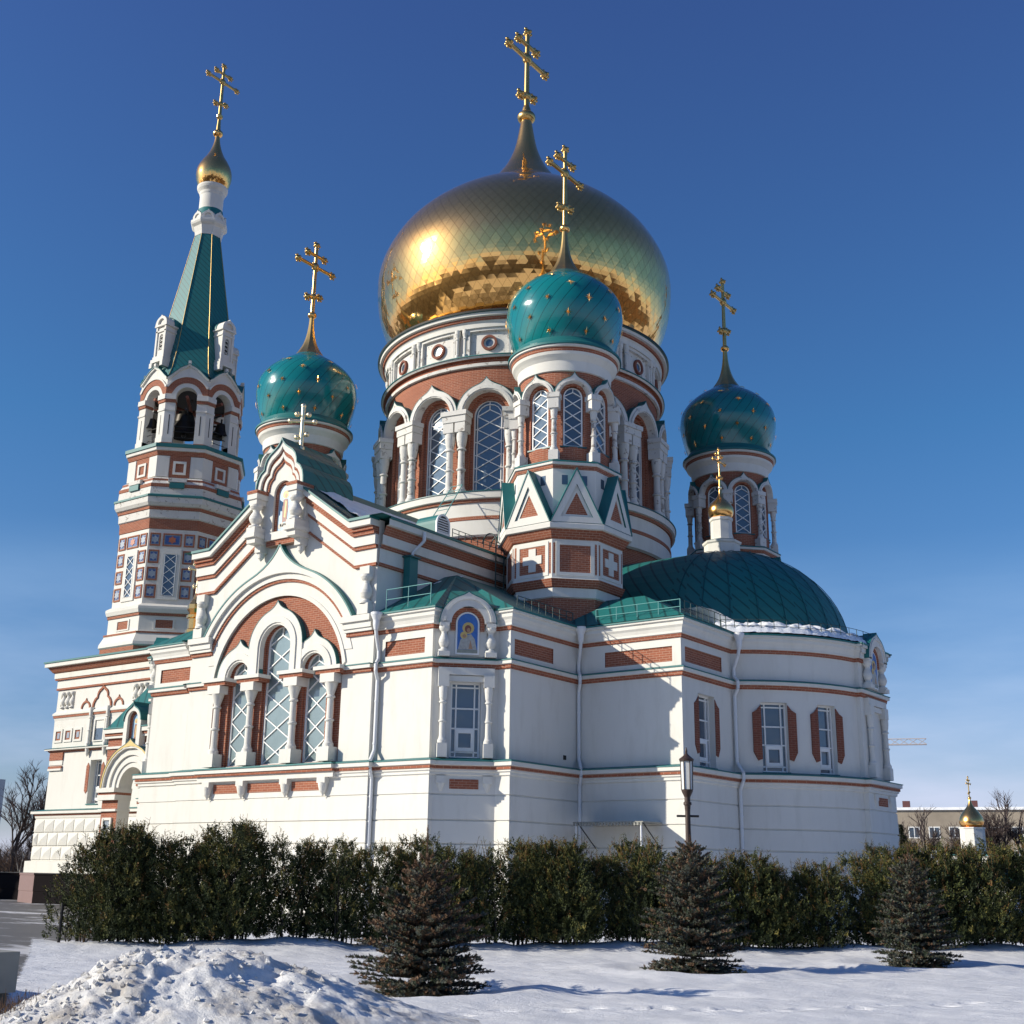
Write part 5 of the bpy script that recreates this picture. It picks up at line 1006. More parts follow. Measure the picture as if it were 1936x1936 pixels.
# ---------- podium and stone work to the west
mb = MB(); PP = [(-25.5, -9.3), (-22.4, -10.5), (-10.2, -10.0), (-10.2, -4.6), (-33.4, -4.6), (-33.4, -7.0), (-25.8, -7.0)]
mb.sweep(PP, [(0, -1.95, 'granite_black'), (0, -1.1, 'granite_black'), (.02, -1.09, 'granite_black'), (.02, -.32, 'granite_black'), (.05, -.31, 'granite_black'), (.05, -.22, 'granite_black')], True, skip=(0,))
mb.sweep(PP[:2], [(0, -1.95, 'granite_pink'), (0, -1.1, 'granite_pink'), (.02, -1.09, 'granite_pink'), (.02, -.32, 'granite_pink'), (.05, -.31, 'granite_pink'), (.05, -.22, 'granite_pink')])
mb.add([(x, y, -.22) for x, y in PP], [tuple(range(7))], 'stone_grey')
o = mb.build('podium', None, origin=(-26, -6.2, GZ)); tag(o, "low polished black granite podium with a pinkish end under the bell tower", 'podium')
mb = MB(); f = Fr(20.45, -39.75, rad(-4)); mb.box(-5, 0, -.7, 0, -1.48, -1.0, 'stone_grey', f); mb.box(-5, -.06, -.62, -.07, -1.9, -1.483, 'stone_green', f)
o = mb.build('stone_parapet', None, origin=(20, -39.3, GZ)); tag(o, "pale grey stone parapet block on a dark base at the bottom left", 'parapet')
mb = MB(); a = Vector((11.05, -31.95, GZ)); d = Vector((-.25, .97, 0)) * .6
for k in range(3):
    p = a + d * (k * .95); mb.tube(p, p + Vector((0, 0, .95)), .035, 'iron')
for z in (.9, .1): mb.tube(a + Vector((0, 0, z)), a + d * 1.9 + Vector((0, 0, z)), .025, 'iron')
for k in range(2):
    for zc in (.3, .65):
        c = a + d * (k * .95 + .47) + Vector((0, 0, zc)); pv = None
        for i in range(17):
            q = c + d * (.17 * cos(2 * pi * i / 16)) + Vector((0, 0, .17 * sin(2 * pi * i / 16)))
            if pv: mb.tube(pv, q, .016, 'iron', n=5, cap=False)
            pv = q
o = mb.build('iron_railing', None, origin=a); tag(o, "short black iron railing with ring ornaments at the left end of the hedge", 'railing')
mb = MB()
for k in range(60):
    p = Vector((-62 + k * .45, 2 + k * .06, GZ)); mb.tube(p, p + Vector((0, 0, 1.25)), .025, 'icon_gold', n=4)
for z in (.15, 1.2): mb.tube((-62, 2, GZ + z), (-35.4, 5.5, GZ + z), .03, 'icon_gold', n=4)
o = mb.build('picket_railing', None, origin=(-48, 3, GZ)); tag(o, "thin yellowish picket railing crossing the plaza beyond the black podium", 'railing')

# ---------- dirty snow bank at the lower left
def bank(x, y):
    c = Vector((22.8, -38.35)); ax = Vector((.80, -.60)) if False else Vector((-.30, .95)); p = Vector((x, y)) - c
    return 0
BC = (23.8, -39.0)
def bank_h(x, y):
    px_, py_ = x - BC[0], y - BC[1]; rx, ry = (.81, .588), (-.588, .81)       # axes: across the view, away from the camera
    a = px_ * rx[0] + py_ * rx[1]; b_ = px_ * ry[0] + py_ * ry[1]
    h = math.exp(-(abs(a + .35 - .1 * b_) / (1.5 if a < -.2 else 2.5)) ** 2.6) * math.exp(-(abs(b_ - .4) / 1.75) ** 2.4) * .72
    n = fbm(x * .9, y * .9, 1, 5) * .11 + fbm(x * 3.4, y * 3.4, 5, 5) * .05
    lump = (1 - abs(mn.noise(Vector((x * 2.6, y * 2.6, 2)))) * 2.2) * .05 * (1 if a < -.3 else .15) + (.5 - abs(mn.noise(Vector((x * 6.5, y * 6.5, 4))))) * .065 * (1 if a < -.3 else .25) + mn.noise(Vector((x * 15, y * 15, 4))) * .014
    return h * (1 + n) + (n * .4 + lump) * min(1, h * 3)
o = grid('snow_bank', 19.8, 29.4, -43.2, -33.4, .032, lambda x, y: GZ - .10 + bank_h(x, y) * 1.12, 'snow_dirty', keep=lambda x, y: bank_h(x, y) > .07)
tag(o, "lumpy bank of dirty shovelled snow at the lower left", 'snow bank')
mb = MB(); R = random.Random(5)
for k in range(900):
    a = R.uniform(-1.9, 1.4); b_ = R.gauss(-.4, .9); x = BC[0] + .81 * a - .588 * b_; y = BC[1] + .588 * a + .81 * b_; h = bank_h(x, y)
    if h < .05 or R.random() > (.95 if a < -.4 else .35): continue
    r = R.uniform(.012, .045); V = []
    z = GZ - .10 + h * 1.12 + r * .2
    for p in ((1, 0, 0), (-1, 0, 0), (0, 1, 0), (0, -1, 0), (0, 0, 1), (0, 0, -1)): q = Vector(p) * r * R.uniform(.7, 1.3); V.append((x + q.x + R.uniform(-.02, .02), y + q.y, z + q.z))
    mb.add(V, [(0, 2, 4), (2, 1, 4), (1, 3, 4), (3, 0, 4), (2, 0, 5), (1, 2, 5), (3, 1, 5), (0, 3, 5)], 'snow_dirty', False)
o = mb.build('snow_lumps', None, origin=(BC[0], BC[1], GZ)); tag(o, "loose frozen lumps scattered over the dirty snow bank", 'snow', kind='stuff')
mb = MB()
for k in range(900):
    a = R.uniform(-2.2, -1.1); b_ = R.uniform(-2.6, -1.4); x, y = R.gauss(22.55, .32), R.gauss(-39.95, .32); z = GZ - .02
    p = Vector((x, y, z)); 
    for s_ in range(2): q = p + Vector((R.gauss(0, .05), R.gauss(0, .05), R.uniform(.07, .2))); mb.tube(p, q, .005, 'twig' if R.random() < .5 else 'needle_brown', .002, n=3, cap=False); p = q
o = mb.build('dry_weeds', None, origin=(22, -41.5, GZ)); tag(o, "tangle of dry brown weeds at the foot of the dirty snow bank", 'weeds', kind='stuff')

# ---------- conifer hedge
def thuja(seed, h, wdt, dens=1.0):
    R = random.Random(seed); mb = MB(); tr = MB(); n = int(56000 * dens)
    st = [(R.uniform(-.42, .42) * wdt, R.uniform(-.3, .3) * wdt, R.uniform(.76, 1.05)) for _ in range(9)]
    for i in range(n // 30):
        sx, sy, sh = st[R.randrange(9)]; t = R.random() ** 1.05; z = (.03 + .95 * t) * h * sh
        prof = (.66 + .34 * sin(pi * min(1, t * 1.05 + .12))) * (1 if t < .5 else max(.14, 1 - ((t - .5) / .53) ** 1.45))
        A = R.uniform(0, 2 * pi); lim = wdt * .345 * prof; rr = lim * (R.random() ** .42) * (1 + .22 * mn.noise(Vector((A * 1.3 + seed, z * 2.2, 0))))
        if mn.noise(Vector((sx * 4 + cos(A) * 1.6 + seed * 3, sin(A) * 1.6, z * 1.9))) < -.38: continue
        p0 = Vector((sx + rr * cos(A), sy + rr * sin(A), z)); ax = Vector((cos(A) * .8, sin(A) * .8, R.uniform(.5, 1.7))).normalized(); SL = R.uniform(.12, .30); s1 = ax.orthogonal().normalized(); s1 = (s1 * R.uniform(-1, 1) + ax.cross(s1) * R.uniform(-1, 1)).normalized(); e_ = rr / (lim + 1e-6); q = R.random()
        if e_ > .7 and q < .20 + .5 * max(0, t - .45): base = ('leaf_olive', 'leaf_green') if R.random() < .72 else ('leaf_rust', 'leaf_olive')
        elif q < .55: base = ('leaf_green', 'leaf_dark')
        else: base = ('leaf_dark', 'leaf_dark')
        for j in range(32):
            u = R.random(); sg = R.choice((-1, 1)); L = R.uniform(.030, .062) * (1.15 - .5 * u); p = p0 + ax * SL * u + s1 * sg * R.uniform(0, .055) * (1.1 - u) + ax.cross(s1) * R.gauss(0, .014)
            out = (ax + s1 * sg * R.uniform(.2, 1.0) + ax.cross(s1) * R.uniform(-.35, .35)).normalized(); side = out.cross(Vector((R.gauss(0, 1), R.gauss(0, 1), R.gauss(0, .6)))).normalized(); w3 = L * R.uniform(.16, .28)
            mb.add([p, p + out * L * .45 - side * w3, p + out * L, p + out * L * .45 + side * w3], [(0, 1, 2, 3)], base[0] if R.random() < .7 else base[1])
    for sx, sy, sh in st:
        for k in range(6):                                             # thin leaders sticking out on top
            a = Vector((sx + R.gauss(0, .10) * wdt, sy + R.gauss(0, .10) * wdt, h * sh * R.uniform(.85, .97))); b_ = a + Vector((R.gauss(0, .05), R.gauss(0, .05), R.uniform(.12, .34)))
            mb.tube(a, b_, .006, 'leaf_rust', .003, n=3, cap=False)
            for j in range(4): p = a.lerp(b_, R.uniform(.3, 1)); mb.tube(p, p + Vector((R.gauss(0, .05), R.gauss(0, .05), .06)), .004, 'leaf_olive', .003, n=3, cap=False)
        for j in range(5):
            z0 = h * sh * .17 * j; tr.tube((sx * .6 + .02 * j, sy * .6, z0 - .05), (sx * .6 + (sx * .4) * (j + 1) / 5, sy * (.6 + .4 * (j + 1) / 5), z0 + h * sh * .17), .022 * (1 - j / 7), 'bark', n=5, cap=False)
    return mb, tr
HV = []
for k, (h, wd) in enumerate(((2.40, 1.9), (2.2, 1.75), (2.0, 1.7), (2.3, 1.6), (2.45, 1.75))):
    mb, tr = thuja(11 + k, h, wd); e = empty('thuja', (0, -300 - 5 * k, 0)); a = mb.build('crown', e, origin=(0, -300 - 5 * k, 0)) if False else None
    for m_ in (mb, tr): m_.v = [(x, y - 300 - 5 * k, z) for x, y, z in m_.v]
    c1 = mb.build('crown', e); c2 = tr.build('trunk', e); HV.append(e)
hedge = [(.62, 0, 1.02), (1.35, 3, .98), (2.0, 1, 1.0), (2.85, 0, .94), (3.55, 3, 1.02), (4.9, 1, 1.05), (5.75, 4, .95), (6.7, 3, 1.06), (7.7, 4, .96), (8.6, 1, .98), (9.5, 2, 1.08), (10.4, 1, 1.02), (11.15, 2, 1.1),
         (12.65, 2, 1.04), (13.55, 1, .97), (14.4, 2, 1.08), (15.3, 2, 1.05), (16.2, 1, .98), (17.2, 2, 1.03), (18.3, 1, 1.0), (19.2, 3, 1.0), (20.2, 2, 1.12), (21.1, 1, 1.05), (22.2, 4, 1.0), (23.1, 0, 1.08), (24.2, 3, 1.1), (25.1, 1, 1.02), (26.2, 4, .98), (27.2, 0, 1.04), (28.3, 3, 1.0), (29.4, 4, 1.05)]
ORD = ['first', 'second', 'third', 'fourth', 'fifth', 'sixth', 'seventh', 'eighth', 'ninth', 'tenth', 'eleventh', 'twelfth', 'thirteenth', 'fourteenth', 'fifteenth', 'sixteenth', 'seventeenth', 'eighteenth', 'nineteenth', 'twentieth', 'twenty-first', 'twenty-second', 'twenty-third', 'twenty-fourth', 'twenty-fifth', 'twenty-sixth', 'twenty-seventh', 'twenty-eighth', 'twenty-ninth', 'thirtieth', 'thirty-first']
LOOK = ['bushy', 'dense', 'low dense', 'slender', 'tall yellowish']
used = set(); RH = random.Random(3)
for i, (u, v, s_) in enumerate(hedge):
    if v in used: o = dup_tree(HV[v], None, (0, 0, 0))
    else: o = HV[v]; used.add(v)
    x, y = 10.9 + u * .698 + RH.uniform(-.15, .15), -31.7 + u * .716 + RH.uniform(-.15, .15)
    o.location = (x, y, terrain(x, y) - .05); s_ *= RH.uniform(.90, 1.08) * (.95 if 4 < u < 12 else 1); o.scale = (s_ * RH.uniform(.95, 1.15), s_, s_ * (.93 if u > 23.8 else 1)); o.rotation_euler = (0, 0, RH.uniform(0, 6.28)) 
    tag(o, LOOK[v] + " thuja, " + ORD[i] + " from the left in the dark clipped hedge", 'hedge conifer', 'thujas of the hedge in front of the cathedral')
for k, e in enumerate(HV):
    if k not in used: bpy.data.objects.remove(e)

# ---------- small spruces
def spruce(seed, h, wdt, brown, x, y, label, leader=.35):
    R = random.Random(seed); z0 = terrain(x, y) - .03; e = empty('spruce', (x, y, z0), label, 'spruce'); mb = MB(); tr = MB()
    tr.tube((x, y, z0), (x, y, z0 + h * .98), .05, 'bark', .008, n=7)
    def shoot(a, d, L, br):
        d = d.normalized(); m = ('needle_brown' if R.random() < br else 'needle_grey' if R.random() < .35 else ('needle_blue' if R.random() < .6 else 'needle_green'))
        mb.tube(a, a + d * L, .008, 'needle_brown', .005, n=3, cap=False); x1 = d.orthogonal().normalized(); y1 = d.cross(x1)
        for k in range(24):
            t = R.random(); A = R.uniform(0, 2 * pi); p = a + d * (L * (.05 + .95 * t)); q = (x1 * cos(A) + y1 * sin(A)) * .036 * R.uniform(.8, 1.25) * (1 - .25 * t) + d * .030; s = d.cross(q).normalized() * .0085
            mb.add([p - s, p + s, p + q], [(0, 1, 2)], m)
    nl = int(h / .10)
    for l in range(nl):
        t = (l + .3) / nl; zc = .05 + (h - .1) * t; 
        if t > .93: continue
        rad_ = wdt / 2 * ((1 - t) ** .62) * (1.0 if t > .1 else .78) * R.uniform(.88, 1.1); nb = max(6, int(17 * (1 - t) + 5)); a0 = R.uniform(0, 6)
        for b_ in range(nb):
            A = a0 + 2 * pi * b_ / nb + R.gauss(0, .15); L = rad_ * R.uniform(.52, 1.2); rise = .10 + .75 * t ** 1.5 + R.gauss(0, .06) - (.12 if t < .12 else 0)
            P = Vector((x, y, z0 + zc)); D_ = Vector((cos(A), sin(A), rise)); n = max(2, int(L / .085))
            tip = P + D_.normalized() * L; tr.tube(P, tip, .012, 'bark', .005, n=4, cap=False)
            for k in range(n):
                u = (k + 1) / n; 
                if u < .28 and R.random() < .6: continue
                p = P.lerp(tip, u); tang = Vector((-sin(A), cos(A), 0)); sl = .15 * (1.15 - .5 * u)
                for sg in (-1, 1): shoot(p, D_.normalized() * .75 + tang * sg * R.uniform(.5, 1) + Vector((0, 0, R.uniform(-.05, .35))), sl * R.uniform(.7, 1.2), brown * (.3 + .9 * u) * (.45 + .9 * t))
                if R.random() < .45: shoot(p, D_.normalized() + Vector((0, 0, R.uniform(.3, .9))), sl * .8, brown)
            shoot(tip, D_, .13, brown * 1.2)
    top = Vector((x, y, z0 + h * .95))
    tr.tube(top, top + Vector((0, 0, leader)), .012, 'needle_brown', .006, n=5)
    for k in range(7): shoot(top + Vector((0, 0, leader * k / 8)), Vector((0, 0, 1)), .1, .9)
    for k in range(6): A = k * 1.05; shoot(top + Vector((0, 0, leader * .12)), Vector((cos(A), sin(A), 1.0)), .16, .9); 
    mb.build('crown', e); tr.build('trunk', e); return e
spruce(3, 1.95, 2.15, .42, 22.7, -33.8, "brown-tipped little spruce with a bare leader, nearest to the camera", .62)
spruce(5, 2.45, 2.2, .22, 23.5, -26.9, "grey-green little spruce below the street lamp, snow at its foot", .2)
spruce(8, 2.25, 1.7, .10, 26.1, -22.2, "dark bluish little spruce at the right against the thuja hedge", .3)

# ---------- street lamp
L_ = (18.8, -18.18); zt = 3.42; e = empty('street_lamp', (L_[0], L_[1], GZ), "brown street lamp with a glazed lantern head behind the hedge", 'street lamp')
mb = MB(); mb.lathe(L_[0], L_[1], [(.16, GZ, 'lamp_brown'), (.16, GZ + .7, 'lamp_brown'), (.085, GZ + .8, 'lamp_brown'), (.075, .9, 'lamp_brown'), (.07, 1.75, 'lamp_brown'), (.085, 1.9, 'lamp_brown'), (.11, 1.92, 'lamp_brown'), (.11, 1.98, 'lamp_brown'), (.08, 2.0, 'lamp_brown'), (.08, 2.12, 'lamp_brown'), (.15, 2.27, 'lamp_brown'), (.16, 2.32, 'lamp_brown')], 12)
t_ = Vector((.81, .588, 0)); c_ = Vector((L_[0], L_[1], 1.62)); mb.tube(c_ - t_ * .30, c_ + t_ * .30, .03, 'iron'); mb.build('pole', e)
mb = MB(); mb.lathe(L_[0], L_[1], [(.145, 2.325, 'lamp_glass'), (.16, 3.08, 'lamp_glass')], 6, False); mb.build('lamp_glass', e)
mb = MB()
for k in range(6): A = pi / 3 * k; mb.tube((L_[0] + .15 * sin(A), L_[1] - .15 * cos(A), 2.31), (L_[0] + .165 * sin(A), L_[1] - .165 * cos(A), 3.1), .014, 'lamp_brown', n=5)
mb.lathe(L_[0], L_[1], [(.19, 3.08, 'lamp_brown'), (.205, 3.14, 'lamp_brown'), (.10, 3.22, 'lamp_brown'), (.05, 3.27, 'lamp_brown'), (.03, 3.3, 'lamp_brown'), (.035, 3.36, 'lamp_brown'), (.01, 3.46, 'lamp_brown')], 12); mb.build('lamp_cap', e)

# ---------- small chapel behind, right
def sc_(m): m.v = [(cx + (x - cx) * K_, cy + (y - cy) * K_, z * K_ if z > 0 else z) for x, y, z in m.v]; return m
cx, cy, K_ = 6.0, 52.2, 1.4; e = empty('chapel', (cx, cy, GZ), "small white chapel with a gold onion dome and teal roof, right background", 'chapel')
mb = MB(); mb.box(cx - 2.4, cx + 2.4, cy - 2.4, cy + 2.4, GZ, .2, 'white'); mb.lathe(cx, cy, [(3.7, .1, T), (3.7, .22, T), (1.7, .85, T)], 4, False, rad(45))
mb.box(cx - .98, cx + .98, cy - .98, cy + .98, .6, 1.22, 'white'); mb.box(cx - 1.08, cx + 1.08, cy - 1.08, cy + 1.08, 1.223, 1.42, 'white'); mb.box(cx - 1.11, cx + 1.11, cy - 1.11, cy + 1.11, 1.423, 1.49, T); sc_(mb).build('walls', e)
mb = MB(); mb.lathe(cx, cy, [(.66, 1.5, 'white'), (.66, 2.86, 'white'), (.71, 2.88, 'white'), (.71, 2.95, 'gold_old'), (.4, 2.96, 'gold_old')], 8, False, rad(22.5)); sc_(mb).build('drum', e)
mb = MB(); mb.lathe(cx, cy, [(a, b_, 'gold') for a, b_ in smoothprof([(.50, 2.95), (.62, 3.08), (.66, 3.28), (.58, 3.55), (.38, 3.85), (.18, 4.1), (.08, 4.35), (.05, 4.5)])], 24, True); mb.ball((cx, cy, 4.55), .10, 'gold', 8, 6); sc_(mb).build('gold_dome', e)
cross('cross', cx, cy, 4.55 * K_, 1.2 * K_, e, 'gold_old')
# ---------- long building far right
e = empty('apartment_block', (-10, 95, GZ), "long beige four-storey block with white windows, far right behind bare trees", 'building'); f = Fr(-10, 93.5, rad(15)); mb = MB()
mb.box(-30, 45, -12, 0, GZ, 7.75, 'building_beige', f); mb.build('wall', e); mb = MB(); mb.box(-30.3, 45.3, -12.3, .3, 7.753, 8.05, 'snow_roof', f)
mb.build('roof', e, origin=f(0, 7.8, -6))
for k in range(8):
    mb = MB(); a = -18 + k * 7.3; mb.box(a, a + .8, -3, -2.2, 8.053, 8.9, 'roof_dark', f); mb.build('chimney', e, origin=f(a, 8.05, -2.6))
wp = None
for r in range(3):
    for k in range(34):
        if wp is None: 
            mb = MB(); mb.box(-.6, .6, 0, .05, 0, 1.25, 'frame_white', Fr(0, 0, rad(15))); mb.box(-.5, -.05, .05, .07, .1, 1.15, 'glass', Fr(0, 0, rad(15))); mb.box(.05, .5, .05, .07, .1, 1.15, 'glass', Fr(0, 0, rad(15))); wp = mb.build('window', e, origin=(0, 0, 0)); o = wp
        else: o = wp.copy(); COL.objects.link(o); o.parent = e
        o.location = Vector(f(-28 + k * 2.15, 4.7 - r * 2.5, 0)) - Vector((-10, 95, GZ))
e = empty('corner_building', (-25.5, 78, GZ), "dark red-roofed corner of a house just behind the apse end", 'building'); mb = MB(); mb.box(-29, -19.8, 74, 80, GZ, 6.2, 'building_beige'); mb.build('wall', e); mb = MB(); mb.box(-29.3, -19.5, 73.7, 80.3, 6.203, 7.4, 'roof_dark'); mb.build('roof', e)
# ---------- tower crane, far
e = empty('tower_crane', (-66, 182, GZ), "distant tower crane whose pale lattice jib sticks out right of the apse", 'crane'); mb = MB()
def truss(mb, a, b_, s, n, mat, up=Vector((0, 0, 1))):
    d = (b_ - a); sd_ = d.cross(up).normalized() * s / 2
    ch = [lambda t: a.lerp(b_, t) + sd_, lambda t: a.lerp(b_, t) - sd_, lambda t: a.lerp(b_, t) + up * s]
    for c in ch: mb.tube(c(0), c(1), .11, mat, n=4)
    for k in range(n):
        for i in range(3): mb.tube(ch[i](k / n), ch[(i + 1) % 3]((k + 1) / n), .07, mat, n=3, cap=False)
a, b_ = Vector((-66, 181, 25.3)), Vector((-40.7, 189.6, 25.2)); truss(mb, a, b_, 1.1, 16, 'crane_red'); mb.build('jib', e); mb = MB(); truss(mb, Vector((-66, 181, GZ)), Vector((-66, 181, 30)), 1.5, 16, 'crane_red', Vector((1, 0, 0))); mb.build('mast', e)
# ---------- grey tower block, far left
e = empty('tower_block', (-222, 110, GZ), "grey high-rise slab cut by the left edge of the picture", 'building'); mb = MB(); mb.box(-242, -225.6, 100, 114, GZ, 19.3, 'slab_grey'); mb.build('wall', e); mb = MB()
for z in range(6):
    for j in range(5): mb = MB(); mb.box(-225.595, -225.55, 101 + j * 2.6, 102.5 + j * 2.6, .8 + z * 3, 2.2 + z * 3, 'glass'); mb.build('window', e, origin=(-225.6, 101 + j * 2.6, 1 + z * 3))
# ---------- bare trees
def bare_tree(seed, x, y, h, r0, mat, label, group, spread=.5, depth=5, z0=GZ):
    R = random.Random(seed); e = empty('bare_tree', (x, y, z0), label, 'tree', group); tr = MB(); cr_ = MB()
    def grow(p, d, L, r, lv):
        q = p + d * L; (tr if lv < 2 else cr_).tube(p, q, r, mat if lv < 3 else 'twig', r * .68, n=5 if lv < 2 else 3, cap=False)
        if lv >= depth: return
        for k in range(4 if lv in (1, 2, 3) else 3):
            if k == 0 and lv < 3: nd = (d + Vector((R.gauss(0, .12), R.gauss(0, .12), .12))).normalized(); grow(q, nd, L * .78, r * .68, lv + 1)
            else: t = R.uniform(.35, 1); A = R.uniform(0, 6.28); nd = (d * .8 + Vector((cos(A), sin(A), .25)) * spread * R.uniform(.7, 1.3)).normalized(); grow(p.lerp(q, t), nd, L * R.uniform(.55, .8), r * .58, lv + 1)
    grow(Vector((x, y, z0)), Vector((0, 0, 1)), h * .30, r0, 0); tr.build('trunk', e); cr_.build('crown', e); return e
G1 = 'bare trees at the far left'; G2 = 'bare trees in front of the beige block'
bare_tree(1, -64.2, 15.0, 11.0, .22, 'bark', "tall bare dark tree with spreading crown, nearest the left edge", G1, .55, 6)
bare_tree(2, -63.3, 16.3, 10.2, .20, 'bark', "narrower bare tree standing close to the bell tower base", G1, .4, 6)
bare_tree(3, -62.4, 14.6, 5.4, .07, 'birch', "thin white birch stem at the far left above the plaza", G1, .35, 5)
for k, (dx, dy, h, lb) in enumerate(((0, 0, 6.5, "bare tree at the left end of the beige block"), (6, 2.5, 7.5, "bare tree left of the chapel dome, before the beige block"), (9.5, 4.5, 6.8, "dense twiggy bare tree just left of the chapel"), (16, 6, 7.2, "bare tree right of the chapel dome"), (20, 8, 9.0, "tall bare tree near the right edge before the beige block"), (24.5, 10, 7.2, "bare tree at the right edge of the picture"))):
    bare_tree(20 + k, *((-1.6, 57.1), (.2, 57.7), (3.6, 58.8), (5.3, 59.3), (6.6, 59.7), (7.9, 60.1))[k], h * 1.05, .20, 'bark', lb, G2, .5, 6)
def scrub(name, pts, label, mats, n, zt, seed, lean=.3):
    R = random.Random(seed); mb = MB()
    for k in range(n):
        x, y = R.uniform(*pts[0]), R.uniform(*pts[1]); p = Vector((x, y, GZ)); H = zt * R.uniform(.55, 1.0)
        q = p + Vector((R.gauss(0, lean), R.gauss(0, lean), H)); mb.tube(p, q, .03, mats[k % len(mats)], .012, n=3, cap=False)
        for j in range(7): a = p.lerp(q, R.uniform(.2, 1)); mb.tube(a, a + Vector((R.gauss(0, .6), R.gauss(0, .6), R.uniform(.2, 1.1))), .016, mats[(k + j) % len(mats)], .006, n=3, cap=False)
    o = mb.build(name, None, origin=(sum(pts[0]) / 2, sum(pts[1]) / 2, GZ)); tag(o, label, 'thicket', kind='stuff')
scrub('thicket', ((-98, -46), (14, 40)), "purplish brown mass of leafless bushes behind the plaza at left", ['twig', 'bark', 'needle_brown'], 2600, 3.6, 4, .5)
scrub('thicket', ((0, 26), (55, 70)), "low leafless bushes between the hedge and the beige block", ['twig', 'needle_brown'], 700, 3.0, 6, .4)
e = spruce(12, 6.3, 3.6, .0, -4, 57, "dark distant spruce in front of the beige block at right", .3) if False else None
def far_conifer(x, y, h, wd, seed, label):
    R = random.Random(seed); e = empty('conifer', (x, y, GZ), label, 'tree'); mb = MB(); 
    for k in range(2600):
        t = R.random() ** 1.3; A = R.uniform(0, 6.28); rr = wd / 2 * (1 - t) * R.uniform(.3, 1.05) * (.8 + .2 * sin(t * 40)); p = Vector((x + rr * cos(A), y + rr * sin(A), GZ + .3 + (h - .3) * t)); d = Vector((cos(A), sin(A), -.15)) * .32; s = Vector((-sin(A), cos(A), R.uniform(-.4, .4))) * .09
        mb.add([p - s, p + d, p + s], [(0, 1, 2)], 'leaf_dark' if R.random() < .7 else 'needle_blue')
    mb.build('crown', e); mb = MB(); mb.tube((x, y, GZ), (x, y, GZ + h * .9), .12, 'bark', .03); mb.build('trunk', e)
far_conifer(-.6, 55.0, 6.2, 3.2, 1, "dark narrow spruce in front of the beige block, left of the chapel")
far_conifer(-66.3, 12.6, 6.2, 4.5, 2, "dark conifer cut by the left edge below the grey high-rise")
# ---------- snow lying on the roofs
def roof_snow(mb, fn, nu, nv, keep, th, seed, s_=2.0):
    R = random.Random(seed); vs = []; fs = []
    for j in range(nv + 1):
        for i in range(nu + 1):
            u, v = i / nu, j / nv; p = Vector(fn(u, v)); nn = mn.noise(p * s_); k = keep(u, v) + .5 * mn.noise(p * 1.1 + Vector((seed, 0, 0))); t = max(-.03, min(1, k)) * th * (min(1, (1 - v) * 4.5 + .02) ** .6 if seed == 1 else 1); p.z += t * (1 + .5 * nn) + (.03 * mn.noise(p * 7) if t > 0 else 0); vs.append(p)
    for j in range(nv):
        for i in range(nu): fs.append((j * (nu + 1) + i, j * (nu + 1) + i + 1, (j + 1) * (nu + 1) + i + 1, (j + 1) * (nu + 1) + i))
    mb.add(vs, fs, 'snow_roof', True)
mb = MB()
def f1(u, v): A = rad(12 + 100 * u); r = 5.05 + 1.66 * v; return (11.15 + r * sin(A), -r * cos(A), 9.12 + .33 * (1 - v))
roof_snow(mb, f1, 150, 16, lambda u, v: 1.25 - abs(u - .5) * .5 - 1.3 * max(0, v - .93) * 3, .36, 1, 3.5)
roof_snow(mb, lambda u, v: (10.4 + 3.6 * u - .9 * v, -5.2 - .9 * v + .2 * u, 9.75 + .55 * v), 30, 14, lambda u, v: .55 - abs(v - .5), .2, 2)
o = mb.build('roof_snow', None, origin=(14, -5, 9)); tag(o, "clumpy white snow behind the snow guard around the apse roof", 'snow', kind='stuff')
mb = MB(); roof_snow(mb, lambda u, v: (4.6 - 3.5 * v, -15.6 + 9.3 * u, 12.86 + max(0, 3.9 - 4.6 + 3.5 * v) * .682), 110, 50, lambda u, v: .62 - .75 * v - .25 * u + .5 * mn.noise(Vector((u * 9, v * 5, 3))), .22, 3, 1.5)
o = mb.build('roof_snow', None, origin=(4.5, -12, 12.8)); tag(o, "thin patchy snow on the transept roof edge beside the gable", 'snow', kind='stuff')
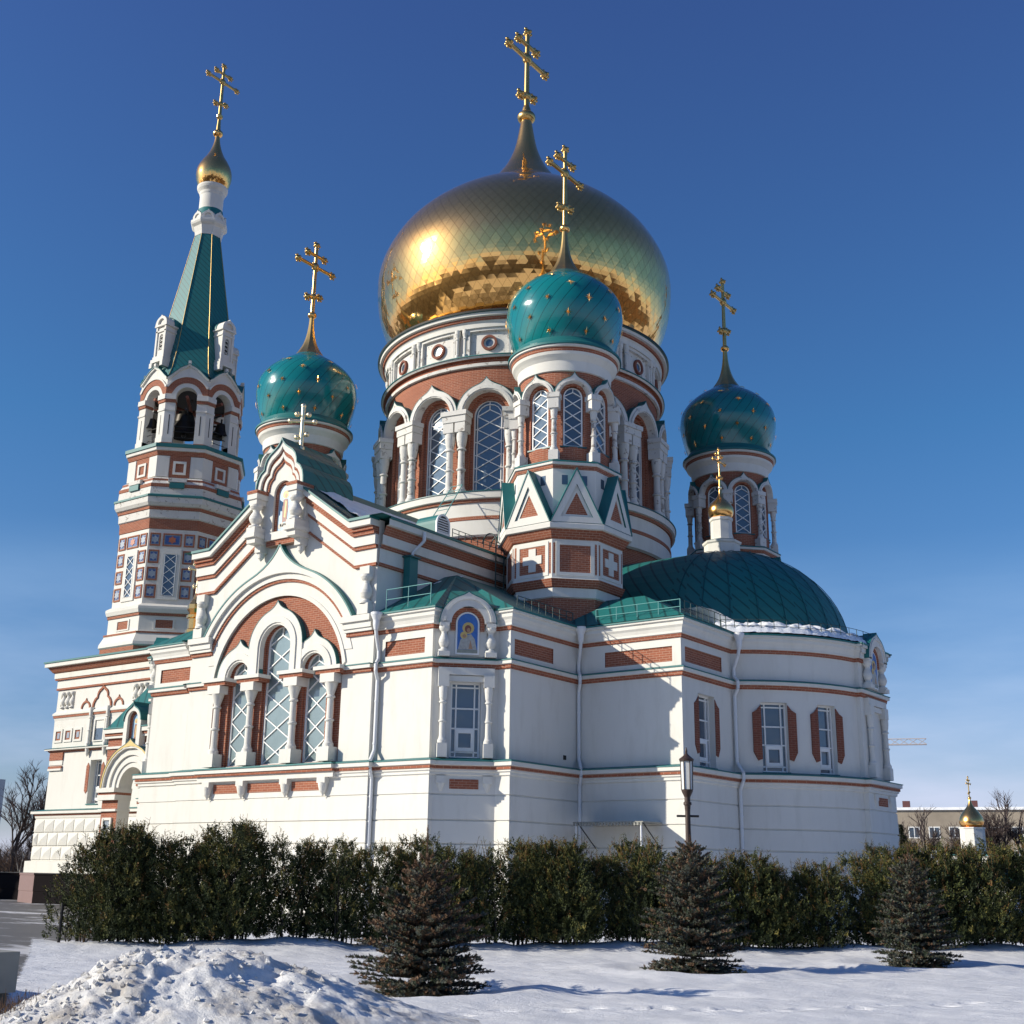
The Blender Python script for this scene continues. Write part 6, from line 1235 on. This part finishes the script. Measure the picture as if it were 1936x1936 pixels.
mb = MB(); roof_snow(mb, lambda u, v: (5.05 + .9 * u, -13.6 + 1.6 * v, 10.25 + v * .95 + .05), 16, 16, lambda u, v: .5 - abs(u - .4) - .5 * abs(v - .5), .22, 7)
o = mb.build('roof_snow', None, origin=(5.5, -12.8, 10.6)); tag(o, "small grey snow patch on the low roof against the transept wall", 'snow', kind='stuff')

# ---------- unseen belt of bare trees behind the viewer, added for the dome's dark reflection
RB = random.Random(77); mb = MB()
for k in range(3800):
    A = rad(RB.uniform(-105, 165)); D_ = 78 + 190 * RB.random(); x, y = CAMX + D_ * sin(A), CAMY - D_ * cos(A); H = RB.uniform(7, 13); p = Vector((x, y, GZ)); mb.tube(p, p + Vector((RB.gauss(0, .5), RB.gauss(0, .5), H * .5)), .25, 'bark', .1, n=3, cap=False)
    for j in range(20):
        z = H * RB.uniform(.25, 1); r_1 = H * .28 * (1.1 - z / H * .7); c = Vector((x + RB.uniform(-r_1, r_1), y + RB.uniform(-r_1, r_1), GZ + z)); u1 = Vector((RB.gauss(0, 1), RB.gauss(0, 1), RB.gauss(0, 1))).normalized() * RB.uniform(1.2, 2.4); v1 = u1.orthogonal().normalized() * RB.uniform(.3, .7)
        mb.add([c - u1, c + v1, c + u1, c - v1], [(0, 1, 2, 3)], 'bark' if RB.random() < .6 else 'leaf_rust')
o2 = mb
mb = MB()
for k in range(-105, 165, 6):
    A, B_ = rad(k), rad(k + 6); q = lambda a, d: (CAMX + d * sin(a), CAMY - d * cos(a), GZ - .03)
    mb.add([q(A, 66 + 6 * sin(k)), q(B_, 66 + 6 * sin(k + 6)), q(B_, 620), q(A, 620)], [(0, 3, 2, 1)], 'unseen_soil')
o = mb.build('unseen_ground', None, origin=(0, 0, 0)); tag(o, kind='structure')  # unseen dark ground, added so the gilded dome mirrors a darker band
mb = o2
o = mb.build('unseen_wood', None, origin=(CAMX, CAMY, GZ)); tag(o, "unseen belt of bare trees added behind the viewer to darken the dome reflection", 'wood', kind='stuff')
